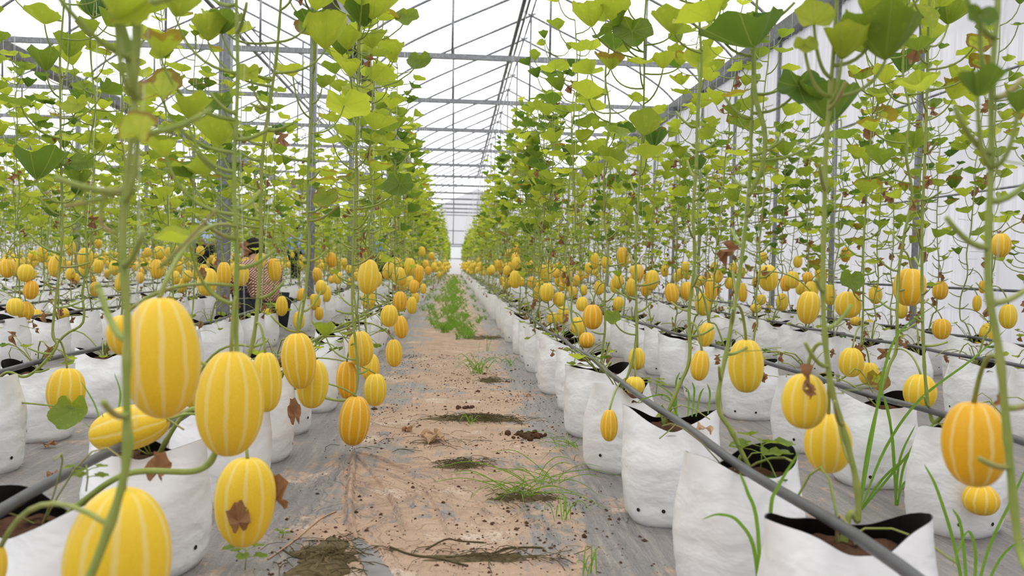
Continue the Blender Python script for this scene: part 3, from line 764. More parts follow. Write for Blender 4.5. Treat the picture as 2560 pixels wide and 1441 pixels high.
# ------------------------------------------------------------------ vines
# stems nearest the camera follow the photograph's own line (pixel, pixel) at the plant's depth
LINES = {
    ('L1', 0): (0.91, [(150, 1600), (225, 1441), (268, 1330), (303, 1220), (320, 1120), (316, 980), (318, 780), (306, 620), (312, 500), (330, 330), (345, 120), (352, -60)]),
    ('L1', 1): (1.54, [(500, 1175), (560, 1090), (640, 1060), (602, 960), (590, 840), (592, 640), (585, 430), (594, 200), (590, -40)]),
    ('L1', 2): (2.08, [(540, 1010), (625, 880), (650, 660), (655, 400), (690, 150), (705, -40)]),
    ('L1', 3): (2.66, [(690, 960), (745, 830), (772, 640), (768, 480), (780, 240), (790, -40)]),
    ('L1', 4): (3.22, [(760, 980), (887, 985), (880, 750), (886, 540), (893, 250), (896, 20)]),
    ('L2', 0): (3.02, [(70, 940), (140, 870), (132, 820), (155, 600), (152, 380), (150, 140)]),
    ('R1', 0): (0.98, [(2545, 1350), (2500, 900), (2470, 700), (2478, 400), (2480, 200), (2500, -60)]),
    ('R1', 1): (1.38, [(2145, 1300), (2140, 1200), (2105, 1060), (2075, 950), (2058, 760), (2062, 500), (2068, 330), (2085, 120), (2095, -60)]),
    ('R1', 2): (1.84, [(1870, 1165), (1830, 1080), (1795, 1010), (1822, 850), (1850, 680), (1872, 480), (1880, 270), (1885, 120), (1895, -30)]),
    ('R1', 4): (3.10, [(1560, 965), (1590, 850), (1590, 620), (1608, 300), (1612, 40)]),
    ('R2', 0): (2.50, [(2330, 1050), (2310, 900), (2305, 600), (2315, 330), (2320, 100), (2325, -40)]),
    ('R2', 2): (3.45, [(2080, 960), (2150, 880), (2160, 600), (2180, 300), (2190, 120)]),
}
# big leaves close to the camera: plant, pixel centre, pixel width, pose, age, browning
LEAVES = [
    ('R1', 2, 1885, 85, 205, 'top', 0.02, 0), ('R1', 2, 1996, 232, 118, 'dn', 0.05, 0), ('R1', 2, 2078, 262, 150, 'fun', 0.06, 0),
    ('R1', 1, 2215, 95, 185, 'fun', 0.30, 0), ('R1', 1, 2105, 110, 130, 'fun', 0.75, 0.1), ('R1', 1, 2035, 45, 100, 'up', 0.85, 0.1),
    ('R1', 1, 2190, 38, 130, 'fun', 0.5, 0.1), ('R1', 1, 2010, 120, 60, 'dn', 0.6, 0), ('R1', 0, 2447, 50, 75, 'dn', 0.12, 0),
    ('R1', 0, 2445, 208, 115, 'fun', 0.12, 0), ('R1', 0, 2545, 255, 90, 'fun', 0.1, 0), ('R2', 0, 2300, 48, 90, 'up', 0.7, 0.15),
    ('R2', 0, 2440, 115, 70, 'dn', 0.9, 0.5), ('R2', 0, 2445, 165, 65, 'dn', 0.8, 0.7), ('R2', 2, 2260, 110, 70, 'up', 0.8, 0.2),
    ('R1', 4, 1580, 92, 100, 'dn', 0.18, 0.1), ('R1', 4, 1538, 30, 92, 'fun', 0.75, 0.1), ('R1', 4, 1480, 42, 85, 'fun', 0.8, 0.2),
    ('L1', 0, 335, 42, 100, 'up', 0.80, 0.15), ('L1', 0, 290, 12, 110, 'fun', 0.72, 0), ('L1', 1, 402, 115, 90, 'fun', 0.75, 0.4),
    ('L1', 1, 402, 225, 105, 'up', 0.92, 0.42), ('L1', 0, 345, 325, 95, 'up', 0.98, 0.3), ('L1', 1, 468, 268, 95, 'fun', 0.65, 0.05),
    ('L1', 1, 415, 372, 70, 'fun', 0.85, 0.25), ('L1', 2, 625, 190, 58, 'dn', 0.85, 0.15), ('L1', 2, 555, 262, 60, 'dn', 0.15, 0),
    ('L1', 2, 550, 330, 110, 'fun', 0.7, 0.1), ('L1', 2, 520, 75, 90, 'fun', 0.65, 0.1), ('L1', 2, 555, 60, 80, 'fun', 0.12, 0),
    ('L1', 2, 520, 420, 110, 'top', 0.5, 0), ('L1', 2, 475, 430, 80, 'top', 0.15, 0), ('L1', 1, 440, 15, 90, 'fun', 0.55, 0.1),
    ('L2', 0, 92, 412, 118, 'fun', 0.05, 0), ('L2', 0, 215, 412, 58, 'dn', 0.2, 0), ('L2', 0, 200, 445, 62, 'fun', 0.3, 0),
    ('L2', 0, 195, 270, 60, 'dn', 0.75, 0.1), ('L1', 4, 912, 40, 86, 'fun', 0.10, 0), ('L1', 4, 856, 118, 62, 'fun', 0.12, 0),
    ('L1', 4, 930, 8, 130, 'fun', 0.78, 0.2), ('L1', 3, 805, 205, 50, 'fun', 0.4, 0.0), ('L1', 3, 818, 500, 62, 'dn', 0.35, 0.3), ('L1', 4, 1000, 470, 72, 'dn', 0.1, 0),
    ('L1', 5, 1050, 160, 60, 'dn', 0.2, 0), ('L1', 5, 1020, 50, 60, 'dn', 0.3, 0), ('L1', 5, 985, 130, 70, 'fun', 0.8, 0.2),
    ('L2', 0, 185, 1035, 90, 'dn', 0.35, 0), ('L1', 4, 815, 825, 58, 'fun', 0.5, 0), ('R2', 2, 2125, 705, 62, 'dn', 0.2, 0),
    ('R1', 4, 1530, 795, 42, 'dn', 0.3, 0), ('R2', 2, 2190, 955, 60, 'dn', 0.8, 0.8),
]
DENSE = {('R1', 8), ('L2', 5), ('L1', 9), ('R4', 2), ('R3', 6), ('R4', 9), ('L1', 14), ('R1', 15)}
dry_of = lambda row: {'R3': 0.34, 'R4': 0.42, 'R2': 0.14}.get(row, 0.04)
var = {}
def variant(lod, kind, k):
    key = (lod, kind, k)
    if key in var: return var[key]
    g = random.Random(hash((lod, len(kind), k)) & 0xffff)
    a, d, dr, sz = {'norm': (0.54, 1.55, 0.07, 0.150), 'dense': (0.10, 2.4, 0.08, 0.140), 'dry': (0.48, 1.7, 0.28, 0.118)}[kind]
    path = gen_path(g, (0, 0, 0.25), (g.uniform(-.06, .06), g.uniform(-.08, .08), 0.46), (g.uniform(-.04, .04), g.uniform(-.05, .05), g.uniform(1.86, 2.2)), wob=0.010)
    v = Vine(path, g, lod, g.uniform(0.84, 1.02) if kind != 'dry' else g.uniform(0.5, 0.75), a, d, dr, sz, brown=0.22 if kind != 'dry' else 0.4, rad=0.0052 if lod > 1 else 0.0062)
    if lod > 1:
        var[key] = (v, [(nm, b.mesh(nm2, M[mm])) for nm, nm2, b, mm in (('stem', 'stem', v.stem, 'stem'), ('foliage', 'foliage', v.fol, 'leaf'), ('withered_foliage', 'withered_foliage', v.dry, 'wither'), ('string', 'string', v.string, 'string')) if b.n])
    else:
        m = MB(); m.merge(v.stem, None, 0); m.merge(v.fol, None, 1); m.merge(v.dry, None, 2); m.merge(v.string, None, 3)
        var[key] = (v, m if lod == 0 else m.mesh('melon_vine', [M['stem'], M['leaf'], M['wither'], M['string']]))
    return var[key]
def kind_of(p):
    if (p.row, p.i) in DENSE or p.g.random() < (0.07 if p.y > 5 else 0.0): return 'dense'
    return 'dry' if p.row in ('R3', 'R4') and p.g.random() < 0.8 else 'norm'
WORD = {'norm': 'climbing melon vine with yellow-green leaves', 'dense': 'bushy dark green melon vine', 'dry': 'thin melon vine with brown withered leaves'}
for p in indiv:
    k = kind_of(p); p.kind = k
    lab = f"{WORD[k]}, {ordinal(p.n)} from front, {p.words}"
    near = p.y < 4.6 or (p.row, p.i) in LINES
    if near or ((p.row, p.i) in DENSE and p.y < 8):
        lod = 3 if p.y < 3.3 else 2
        root = np.array((p.x + p.g.uniform(-.02, .02), p.y, 0.245))
        if (p.row, p.i) in LINES:
            Y, px = LINES[(p.row, p.i)]
            pts = [P(a, b, Y) for a, b in px]
            ctrl = [root, root * 0.5 + pts[0] * 0.5 + (0, 0, 0.05)] + pts if abs(pts[0][0] - root[0]) < 0.6 else pts
            path = catmull(ctrl, 14)
            if path[-1][2] < 2.0:
                e = path[-1]; path = np.concatenate([path, [e + (0.004 * i, 0, 0.06 * i) for i in range(1, int((2.05 - e[2]) / 0.06) + 2)]])
        else:
            path = gen_path(p.g, root, (p.xv, p.yv, 0.48), (p.xv + p.g.uniform(-.03, .03), p.yv, p.top), wob=0.010)
        a, d, dr, sz = {'norm': (0.58, 1.2, dry_of(p.row), 0.142), 'dense': (0.10, 2.1, 0.08, 0.14), 'dry': (0.52, 1.3, 0.30, 0.115)}[k]
        v = Vine(path, p.g, lod, 0.7 if k == 'dry' else (1.0 if p.y > 2.5 else 1.1) if p.y > 1.2 else 1.2, a, d, dr, sz, rad=0.0054 if p.y > 1.2 else 0.0050, brown=0.22)
        for (lr, li, cx, cyy, wpx, pose, age, br) in LEAVES:
            if (lr, li) != (p.row, p.i): continue
            Y = float(np.median(path[:, 1])); cup = {'fun': 0.8, 'up': 0.3, 'dn': 0.35, 'top': 0.55}[pose]
            size = wpx * Y / F / (1 - 0.28 * cup); c = P(cx, cyy, Y - 0.03)
            head, tilt, off = {'fun': (p.g.choice([-0.6, 0.3, 2.8, 3.6]), -0.05, (0, 0, -0.24)), 'up': (1.4, -1.0, (0, 0, -0.13)), 'dn': (-1.7, 1.05, (0, 0, 0.13)), 'top': (3.5, 0.25, (0, 0, -0.15))}[pose]
            tip = c + np.array(off) * size
            z0 = tip[2] - 0.05 - 0.25 * abs(tip[0] - path[-1][0]); q = path[int(np.argmin(np.abs(path[:, 2] - z0)))]
            v.leaf(q, 0, size, 0, 0, tip, tilt, cup, head)
            n_ = len(LB[lod][0]); v.fol.tint[-1][:, 0] = age; v.fol.tint[-1][:, 1] = br
        if (p.row, p.i) == ('L1', 0):   # side stem that leaves the near vine to the upper left
            tube(v.stem, catmull([P(340, 250, 0.91), P(318, 120, 0.91), P(285, 20, 0.91), P(250, -60, 0.91)], 6), 0.0058, 7)
            tube(v.stem, catmull([P(305, 480, 0.91), P(262, 490, 0.91), P(255, 560, 0.91), P(290, 585, 0.91)], 6), 0.0022, 5, tint=(0.5, 1, 0.5))
            for a in ([(400, 670), (470, 600), (545, 520)], [(300, 480), (240, 500), (160, 518)]):
                tube(v.stem, catmull([P(318, 640, 0.91)] * (len(a) == 9) + [P(*q, 0.91) for q in a], 6), 0.0022, 5, tint=(0.5, 1, 0.5))
        if (p.row, p.i) == ('R1', 2):   # loop of the paired stem
            tube(v.stem, catmull([P(1872, 490, 1.84), P(1905, 420, 1.82), P(1912, 330, 1.81), P(1888, 240, 1.82), P(1884, 130, 1.83)], 6), 0.0055, 7)
        r = vine_object(v); p.path = path
        # the empty sits at the root so the plant pivots where it grows
        r.location = Vector(path[0]); 
        for ch in r.children: ch.location = -Vector(path[0])
        if (p.row, p.i) in LINES: lab = f"thick melon vine with cut leaf stalks, {ordinal(p.n)} from front, {p.words}"
    else:
        lod = 2 if p.y < DPART else 1
        nv = {'norm': 8, 'dense': 3, 'dry': 4}[k] if lod == 2 else {'norm': 7, 'dense': 2, 'dry': 3}[k]
        v, parts = variant(lod, k, p.g.randrange(nv))
        rz = p.g.choice([0, PI]) + p.g.uniform(-0.6, 0.6); sz = p.g.uniform(0.94, 1.05)
        loc = (p.x + 0.6 * (p.xv - p.x), p.yv, 0.0); sc = (1, 1, sz)
        if lod == 2:
            r = empty('melon_vine', loc, (0, 0, rz)); r.scale = sc
            for nm, me in parts: link(nm, me, r)
        else: r = link('melon_vine', parts, None, loc, (0, 0, rz), sc)
        ca, sa = math.cos(rz), math.sin(rz); q = v.path
        p.path = np.stack([q[:, 0] * ca - q[:, 1] * sa + loc[0], q[:, 0] * sa + q[:, 1] * ca + loc[1], q[:, 2] * sz], -1)
    tag(r, lab, 'vine', 'melon vines on strings')

# ------------------------------------------------------------------ melons read off the photograph: (centre x, centre y, width, height)
A = lambda l: [(c[0] * .6112, 560 + c[1] * .6114, c[2] * .6112, c[3] * .6114) for c in l]
B = lambda l: [(860 + c[0] * .5837, 600 + c[1] * .5837, c[2] * .5837, c[3] * .5837) for c in l]
C = lambda l: [(1700 + c[0] * .6112, 560 + c[1] * .6114, c[2] * .6112, c[3] * .6114) for c in l]
NEAR = [  # x, y, w, h, plant, depth, lean, note
    (405, 893, 182, 300, 'L1', 1, 1.22, 0.05, 'large near yellow striped melon hanging left of thick blurred vine'),
    (575, 1008, 160, 262, 'L1', 1, 1.52, 0.02, 'large yellow melon hanging low beside the thick cut vine, above the spotted one'),
    (295, 1400, 242, 360, 'L1', 0, 1.03, 0.0, 'nearest yellow melon, cut off by the bottom edge, behind a blurred vine'),
    (613, 1255, 146, 222, 'L1', 2, 1.72, -0.03, 'yellow melon with a brown dead leaf stuck on its front'),
    (665, 955, 78, 150, 'L1', 2, 2.05, 0.0, 'yellow melon half hidden behind the large low one'),
    (747, 902, 85, 140, 'L1', 3, 2.62, 0.06, 'yellow striped melon touching the one behind, upper left of a pair'),
    (781, 960, 79, 122, 'L1', 3, 2.72, -0.02, 'yellow melon tucked behind and below the striped pair mate'),
    (886, 1052, 78, 125, 'L1', 4, 3.22, 0.0, 'lowest yellow melon hanging just above the mulch film beside the path'),
    (938, 975, 56, 82, 'L1', 5, 3.85, 0.0, 'small yellow melon hanging over the left edge of the path'),
    (868, 950, 54, 95, 'L1', 4, 3.32, 0.05, 'yellow melon right above the lowest one beside the path'),
    (902, 872, 62, 90, 'L1', 4, 3.30, 0.1, 'yellow melon crossed by a thin green vine above the path edge'),
    (921, 692, 55, 88, 'L1', 4, 3.34, 0.0, 'tall yellow melon hung high on the vine left of the path'),
    (985, 883, 42, 70, 'L1', 6, 4.4, 0.0, 'yellow melon with dark spot hanging over the path edge'),
    (926, 918, 47, 68, 'L1', 5, 3.95, 0.0, None), (1002, 818, 36, 58, 'L1', 7, 4.9, 0.0, None), (973, 790, 44, 56, 'L1', 6, 4.35, 0.0, None),
    (310, 838, 80, 100, 'L1', 1, 1.60, 0.0, None), (165, 980, 86, 118, 'L2', 0, 3.10, 0.0, 'yellow melon with a green leaf over its lower half'),
    (490, 985, 56, 76, 'L1', 2, 2.2, 0.0, None), (2, 1410, 30, 90, 'L1', 0, 1.15, 0.0, None),
    (1865, 915, 90, 138, 'R1', 2, 1.92, 0.0, 'orange-yellow melon hanging before white bags, a cut stalk across it'),
    (2011, 1003, 114, 144, 'R1', 1, 1.42, 0.0, 'yellow melon with crumpled brown leaf on its shoulder'),
    (2070, 1108, 117, 156, 'R1', 1, 1.55, 0.0, 'pale yellow melon half behind another, over the black bag rim'),
    (2436, 1110, 160, 224, 'R1', 0, 1.12, 0.0, 'big orange melon at the right edge with pale stripes'),
    (2452, 1250, 92, 80, 'R2', 0, 2.2, 0.0, 'pale yellow melon low behind the big orange one'),
    (2274, 718, 80, 99, 'R2', 1, 2.95, 0.0, 'yellow melon with bold white stripes hanging alone before the film wall'),
    (2300, 980, 82, 94, 'R2', 1, 2.75, 0.0, 'yellow striped melon resting at a bag top among the grass blades'),
    (2128, 906, 62, 78, 'R2', 2, 3.35, 0.0, 'yellow melon above a spotted yellowing leaf'),
    (2172, 935, 50, 60, 'R2', 2, 3.5, 0.0, None), (2120, 762, 66, 70, 'R2', 2, 3.5, 0.0, 'yellow melon capped by a green leaf'),
    (2021, 769, 58, 86, 'R2', 3, 4.15, 0.0, None), (1920, 695, 50, 69, 'R2', 4, 4.75, 0.0, 'yellow melon with a brown dead leaf on its face'),
    (1592, 897, 42, 58, 'R1', 4, 3.15, 0.0, None), (1587, 964, 52, 46, 'R1', 4, 3.0, 0.0, None), (1523, 1064, 44, 82, 'R1', 4, 2.80, 0.0, 'yellow melon wedged between two white bags at the path edge'),
    (1765, 837, 42, 63, 'R1', 3, 2.5, 0.0, None), (1750, 914, 47, 79, 'R1', 3, 2.45, 0.0, None),
    (2502, 613, 50, 63, 'R3', 0, 3.85, 0.0, 'yellow melon hung high at the right edge against the film wall'),
]
MID = A([(28, 182, 56, 75), (105, 201, 60, 72), (228, 173, 55, 88), (57, 145, 26, 45), (137, 130, 38, 42), (288, 97, 40, 63), (127, 270, 55, 76), (62, 340, 62, 72), (104, 355, 60, 75), (147, 387, 54, 75), (288, 205, 38, 50), (308, 225, 35, 45), (345, 185, 42, 55), (390, 267, 42, 60), (402, 82, 28, 38), (467, 180, 38, 60), (420, 150, 25, 35), (604, 116, 28, 38), (492, 237, 40, 75), (640, 185, 48, 80), (745, 253, 38, 62), (848, 237, 80, 115), (917, 205, 58, 98), (985, 210, 65, 90), (820, 110, 32, 42), (720, 103, 20, 30), (718, 187, 25, 38), (1065, 150, 45, 65), (1122, 188, 55, 95), (1094, 381, 52, 72), (1152, 336, 50, 82), (1235, 300, 40, 75), (1250, 335, 35, 55), (1222, 395, 48, 75), (1287, 320, 48, 68), (1298, 210, 40, 62), (1313, 260, 45, 62), (1335, 285, 40, 70), (1355, 147, 42, 63), (1305, 367, 35, 55), (257, 370, 48, 52), (470, 325, 35, 45)]) \
    + B([(280, 116, 50, 78), (322, 145, 42, 72), (235, 155, 55, 78), (240, 262, 60, 85), (290, 280, 45, 75), (85, 50, 30, 38), (165, 77, 28, 35), (340, 210, 28, 45), (305, 250, 38, 50), (333, 50, 32, 45), (375, 70, 25, 35), (385, 115, 25, 32), (300, 200, 45, 60), (350, 105, 28, 38), (360, 132, 28, 38),
         (863, 145, 52, 80), (737, 160, 38, 50), (868, 225, 62, 82), (950, 150, 52, 80), (1075, 90, 38, 70), (1122, 95, 42, 58), (1195, 73, 52, 88), (1160, 195, 42, 68), (1175, 275, 48, 65), (1065, 330, 86, 110), (1003, 370, 65, 82), (938, 322, 52, 85), (893, 340, 48, 60), (922, 255, 55, 65), (1020, 275, 55, 65), (1040, 430, 70, 70), (1093, 205, 45, 65), (825, 230, 35, 60), (740, 42, 32, 40), (706, 60, 32, 42), (738, 100, 40, 55), (760, 180, 30, 42), (800, 185, 28, 45), (965, 200, 35, 45), (1090, 370, 40, 55)]) \
    + C([(612, 290, 55, 90), (495, 265, 45, 55), (523, 220, 45, 50), (340, 137, 34, 45), (482, 155, 38, 52), (255, 280, 42, 82), (202, 242, 40, 52), (218, 182, 36, 52), (140, 180, 34, 52), (88, 232, 32, 42), (127, 270, 50, 100), (95, 328, 70, 100), (30, 275, 58, 80), (333, 310, 40, 45), (310, 345, 45, 40), (365, 350, 35, 35), (678, 125, 42, 65), (1215, 325, 36, 70), (1238, 258, 32, 55), (1342, 378, 72, 108), (1257, 450, 64, 95), (1070, 430, 75, 90), (720, 400, 50, 45), (775, 410, 35, 40), (1217, 495, 35, 25)])
melons = []
for (x, y, w, h, row, i, Y, lean, note) in NEAR:
    melons.append((P(x, y, Y), w * Y / F, h * Y / F, PL[(row, i)], lean, note))
for (x, y, w, h) in MID:
    best = None
    for p in indiv:
        if p.y > 13 or p.y < 2.6: continue
        c = P(x, y, p.yv); wd = w * p.yv / F
        if abs(c[0] - p.xv) > 0.34: continue
        if not 0.05 < c[2] - h * p.yv / F / 2 < 1.0: continue
        cost = (math.log(wd / 0.098) / 0.16) ** 2 + ((c[0] - p.xv) / 0.13) ** 2 + 0.6 * len(p.melons)
        if best is None or cost < best[0]: best = (cost, p)
    if best is None: continue
    p = best[1]; Y = p.yv + p.g.uniform(-0.05, 0.05); p.melons.append(1)
    melons.append((P(x, y, Y), w * Y / F, h * Y / F, p, p.g.gauss(0, 0.06), None))
def clash(c, w, others): return any(abs(c[1] - o[0][1]) < 0.13 and math.hypot(c[0] - o[0][0], c[1] - o[0][1]) < 0.48 * (w + o[1]) and abs(c[2] - o[0][2]) < 0.13 for o in others)
have = len(melons)
for p in indiv:      # plants the photograph only shows as a yellow crowd carry two to four fruit each
    if p.y < 5.6: continue
    if len(melons) >= 297: break
    want = p.g.choice([1, 2, 2, 3]) - len(p.melons)
    for _ in range(max(0, want)):
        if len(melons) >= 297: break
        w = p.g.uniform(0.082, 0.112)
        for tr_ in range(6):
            vx = p.path[len(p.path) // 3]; c = np.array((vx[0] + p.g.gauss(0, 0.07), vx[1] + p.g.uniform(-0.14, 0.14), p.g.triangular(0.42, 0.88, 0.60)))
            if not clash(c, w, melons): break
        else: continue
        melons.append((c, w, w * p.g.uniform(1.3, 1.55), p, p.g.gauss(0, 0.08), None))
for p in indiv: p.melons = []
for m in melons: m[3].melons.append(m)
RANK = {1: ['only one'], 2: ['upper of two', 'lower of two'], 3: ['highest of three', 'middle of three', 'lowest of three']}
def rank_word(n, k):
    if n in RANK: return RANK[n][k]
    if k == n - 1: return f'lowest of {["","","","","four","five","six","seven","eight","nine","ten","eleven"][min(n, 11)]}'
    return f'{ordinal(k + 1)} highest of {["","","","","four","five","six","seven","eight","nine","ten","eleven"][min(n, 11)]}'
for p in indiv:
    p.melons.sort(key=lambda m: -m[0][2])
    for k, (c, w, h, _, lean, note) in enumerate(p.melons):
        lab = note or f"yellow melon, {rank_word(len(p.melons), k)}, {ordinal(p.n)} vine from front, {p.words}"
        rot = (p.g.gauss(0, 0.07), lean, p.g.uniform(0, 6.28))
        if c[1] < DPART + 0.5:
            r = empty('melon', c)
            link('rind', p.g.choice(RIND), r, None, rot, (w, w, h))
            # stalk arches from the vine down to the fruit
            e = Euler(rot).to_matrix() @ Vector((0, 0, h * 0.485)); t0 = np.array(e)
            zt = min(c[2] + h * 0.5 + p.g.uniform(0.05, 0.11), 1.1); idx = int(np.argmin(np.abs(p.path[:, 2] - zt) + np.where(np.arange(len(p.path)) < 8, 0.05, 0)))
            s = p.path[idx] - c
            mid = np.array((0.35 * s[0] + 0.65 * t0[0], 0.35 * s[1] + 0.65 * t0[1], max(s[2], t0[2]) + 0.015))
            tt = np.linspace(0, 1, 9)[:, None]
            mb = MB(); tube(mb, (1 - tt) ** 2 * s + 2 * tt * (1 - tt) * mid + tt * tt * t0, np.linspace(0.0030, 0.0036, 9), 6, 0, True, (0.5, 0.3, 0.5))
            mb.build('stalk', M['stem'], r)
        else:
            r = link('melon', p.g.choice(RIND2), None, c, rot, (w, w, h))
        tag(r, lab, 'melon', 'yellow striped melons')
# one melon lies across a bag instead of hanging
pm = P(325, 1070, 1.98)
r = empty('melon', pm); link('rind', RIND[2], r, None, (0.15, 1.33, 0.2), (0.105, 0.105, 0.18))
mb = MB(); tube(mb, catmull([(0.085, 0, 0.02), (0.13, 0.02, 0.03), (0.18, 0.08, 0.0), (0.20, 0.12, -0.05)], 5), 0.0033, 6); mb.build('stalk', M['stem'], r)
tag(r, 'yellow striped melon lying on its side across a white grow bag', 'melon', 'yellow striped melons')

# ------------------------------------------------------------------ the far plants: past the individual ones, one object per kind
fb, fv, fm = MB(), MB(), MB()
bags1 = [bag_merged(s, 1) for s in range(3)]
vin0 = {k: [variant(0, k, i)[1] for i in range(4)] for k in ('norm', 'dense', 'dry')}
mel1 = [melon_mb(80 + i, 1) for i in range(3)]
for p in far:
    g = p.g; T = np.eye(4)
    a = g.uniform(-0.3, 0.3); T[:2, :2] = [[math.cos(a), -math.sin(a)], [math.sin(a), math.cos(a)]]; T[:3, 3] = (p.x, p.y, 0)
    fb.merge(bags1[g.randrange(3)], T)
    k = 'dense' if g.random() < 0.08 else 'dry' if p.row in ('R3', 'R4') else 'norm'
    a = g.uniform(0, 6.28); T2 = np.eye(4); T2[:2, :2] = [[math.cos(a), -math.sin(a)], [math.sin(a), math.cos(a)]]; T2[2, 2] = g.uniform(0.92, 1.05); T2[:3, 3] = (p.xv, p.yv, 0)
    fv.merge(vin0[k][g.randrange(4)], T2)
    for _ in range(g.choice([2, 2, 3, 3])):
        w = g.uniform(0.085, 0.112); T3 = np.diag((w, w, w * 1.42, 1.0)); T3[:3, 3] = (p.xv + g.gauss(0, 0.10), p.yv + g.uniform(-.25, .25), g.triangular(0.42, 0.90, 0.62))
        fm.merge(mel1[g.randrange(3)], T3)
tag(fb.build('grow_bags', BAGM), 'white grow bags in long rows receding to the far end wall', 'grow bag', None, 'stuff')
tag(fv.build('vine_foliage', [M['stem'], M['leaf'], M['wither'], M['string']]), 'hazy mass of climbing vines filling the far end of the greenhouse', 'vines', None, 'stuff')
tag(fm.build('melon_crop', M['melon']), 'crowd of tiny yellow melons along the farthest parts of the rows', 'melons', None, 'stuff')

# ------------------------------------------------------------------ irrigation pipes along the bags, crop wires overhead
for row, x, z, r in (('R1', 0.625, 0.332, 0.0105), ('R2', 1.47, 0.325, 0.0105), ('R3', 2.70, 0.322, 0.010), ('R4', 3.55, 0.322, 0.010), ('L1', -0.735, 0.322, 0.011), ('L2', -1.67, 0.318, 0.0105), ('L3', -2.9, 0.32, 0.010), ('L4', -3.75, 0.32, 0.010), ('L5', -5.0, 0.32, 0.010), ('L6', -5.85, 0.32, 0.010)):
    y = np.concatenate([np.arange(0.3, 10, 0.14), np.arange(10, YEND - 1, 1.5)])
    g = random.Random(int(abs(x) * 100)); a, b = g.uniform(0, 6), g.uniform(0, 6)
    mb = MB(); tube(mb, np.stack([x + 0.010 * np.sin(y * 2.1 + a) + 0.006 * np.sin(y * 5.3 + b), y, z + 0.004 * np.sin(y * 7 + a)], -1), r, 10)
    tag(mb.build('irrigation_pipe', M['pipe']), f'dark plastic irrigation pipe lying on the bags of the {ROWS[row][3]}', 'pipe', 'irrigation pipes')
for row in list(ROWS)[:14]:
    xb, dx = ROWS[row][:2]; mb = MB(); tube(mb, [(xb + dx, YBACK, STR_Z), (xb + dx, YEND, STR_Z)], 0.0018, 4)
    struct(mb.build('crop_wire', M['wire']))

# ------------------------------------------------------------------ ground cover
def G(px, py):
    d = ray(px, py); k = -CAMZ / d.z
    x, y = d.x * k, d.y * k
    return np.array((x, y, float(ground_z(x, y))))
def blade(mb, pts, w, mat=0):
    p = catmull(pts, 5); k = len(p); t = np.gradient(p, axis=0); t /= np.linalg.norm(t, axis=1)[:, None] + 1e-9
    s = np.cross(t, (0.25, 1.0, 0.3)); s /= np.linalg.norm(s, axis=1)[:, None] + 1e-9
    n = np.cross(s, t); f = np.linspace(0, 1, k); ww = (w * np.minimum(1, 0.6 + 2 * f) * np.sqrt(np.maximum(0, 1 - f ** 3)))[:, None] / 2
    v = np.stack([p - s * ww + n * ww * 0.35, p, p + s * ww + n * ww * 0.35], 1).reshape(-1, 3)
    i = np.arange(k - 1)[:, None] * 3; j = np.arange(2)[None]
    mb.add(v, np.stack([i + j, i + j + 1, i + 4 + j, i + 3 + j], -1).reshape(-1, 4), mat=mat)
def tuft_mb(seed, n, L, spread=0.9, w=0.004, flat=0.0):
    g = random.Random(seed); mb = MB()
    for _ in range(n):
        a = g.uniform(0, 6.28); l = L * g.uniform(0.45, 1.1); out = g.uniform(0.15, 1.0) * spread
        b = np.array((g.gauss(0, 0.10 * L), g.gauss(0, 0.10 * L), -0.004)); d = np.array((math.cos(a), math.sin(a), 0))
        up = max(0.05, 1 - flat) * g.uniform(0.7, 1.0)
        blade(mb, [b, b + d * l * out * 0.25 + (0, 0, l * 0.42 * up), b + d * l * out * 0.6 + (0, 0, l * 0.66 * up), b + d * l * out + (0, 0, l * (0.72 - 0.5 * out) * up + 0.004)], w * g.uniform(0.7, 1.2))
    return mb
TUFTS = [(1192, 935, 34, 0.26, 0.9, 'star-shaped grass tuft in the middle of the path'), (1276, 915, 12, 0.16, 0.9, 'small grass tuft right of the star-shaped one'),
    (1213, 880, 5, 0.30, 0.35, 'single tall grass shoot standing on the path'), (1165, 835, 46, 0.20, 1.0, 'dense green grass clump, nearest of the path strip'),
    (1108, 832, 50, 0.22, 0.9, 'grass clump at the left side of the path strip'), (1130, 805, 46, 0.18, 1.0, 'thick grass clump in the path centre behind the nearest'),
    (1165, 795, 40, 0.17, 1.0, 'grass clump near the right side of the path strip'), (1125, 782, 40, 0.17, 1.0, 'short grass clump further along the path strip'),
    (1412, 1300, 8, 0.15, 0.9, 'small sprawling grass tuft on bare mud below the long blades'), (1478, 1436, 7, 0.16, 0.5, 'thin grass shoots at the bottom edge of the path'),
    (1300, 1235, 26, 0.34, 1.2, 'sprawling long-bladed grass lying over the path mud'), (1350, 1205, 24, 0.40, 1.3, 'long grass blades fallen towards the white bags'),
    (1430, 1120, 14, 0.30, 1.3, 'flattened grass at the foot of the white bags'), (1180, 1060, 8, 0.13, 1.0, 'few green blades among dark dead weeds'),
    (1090, 745, 18, 0.22, 0.7, 'grass clump beside the left row far down the path'), (1062, 752, 18, 0.24, 0.7, 'green weeds along the foot of the left row')]
for k, (px, py, n, L, sp, lab) in enumerate(TUFTS):
    o = tuft_mb(200 + k, n, L, sp, 0.0036, 0.72 if sp >= 1.2 else 0.15).build('grass_tuft', M['grass']); o.location = G(px, py)
    tag(o, lab, 'grass', 'grass tufts on the path')
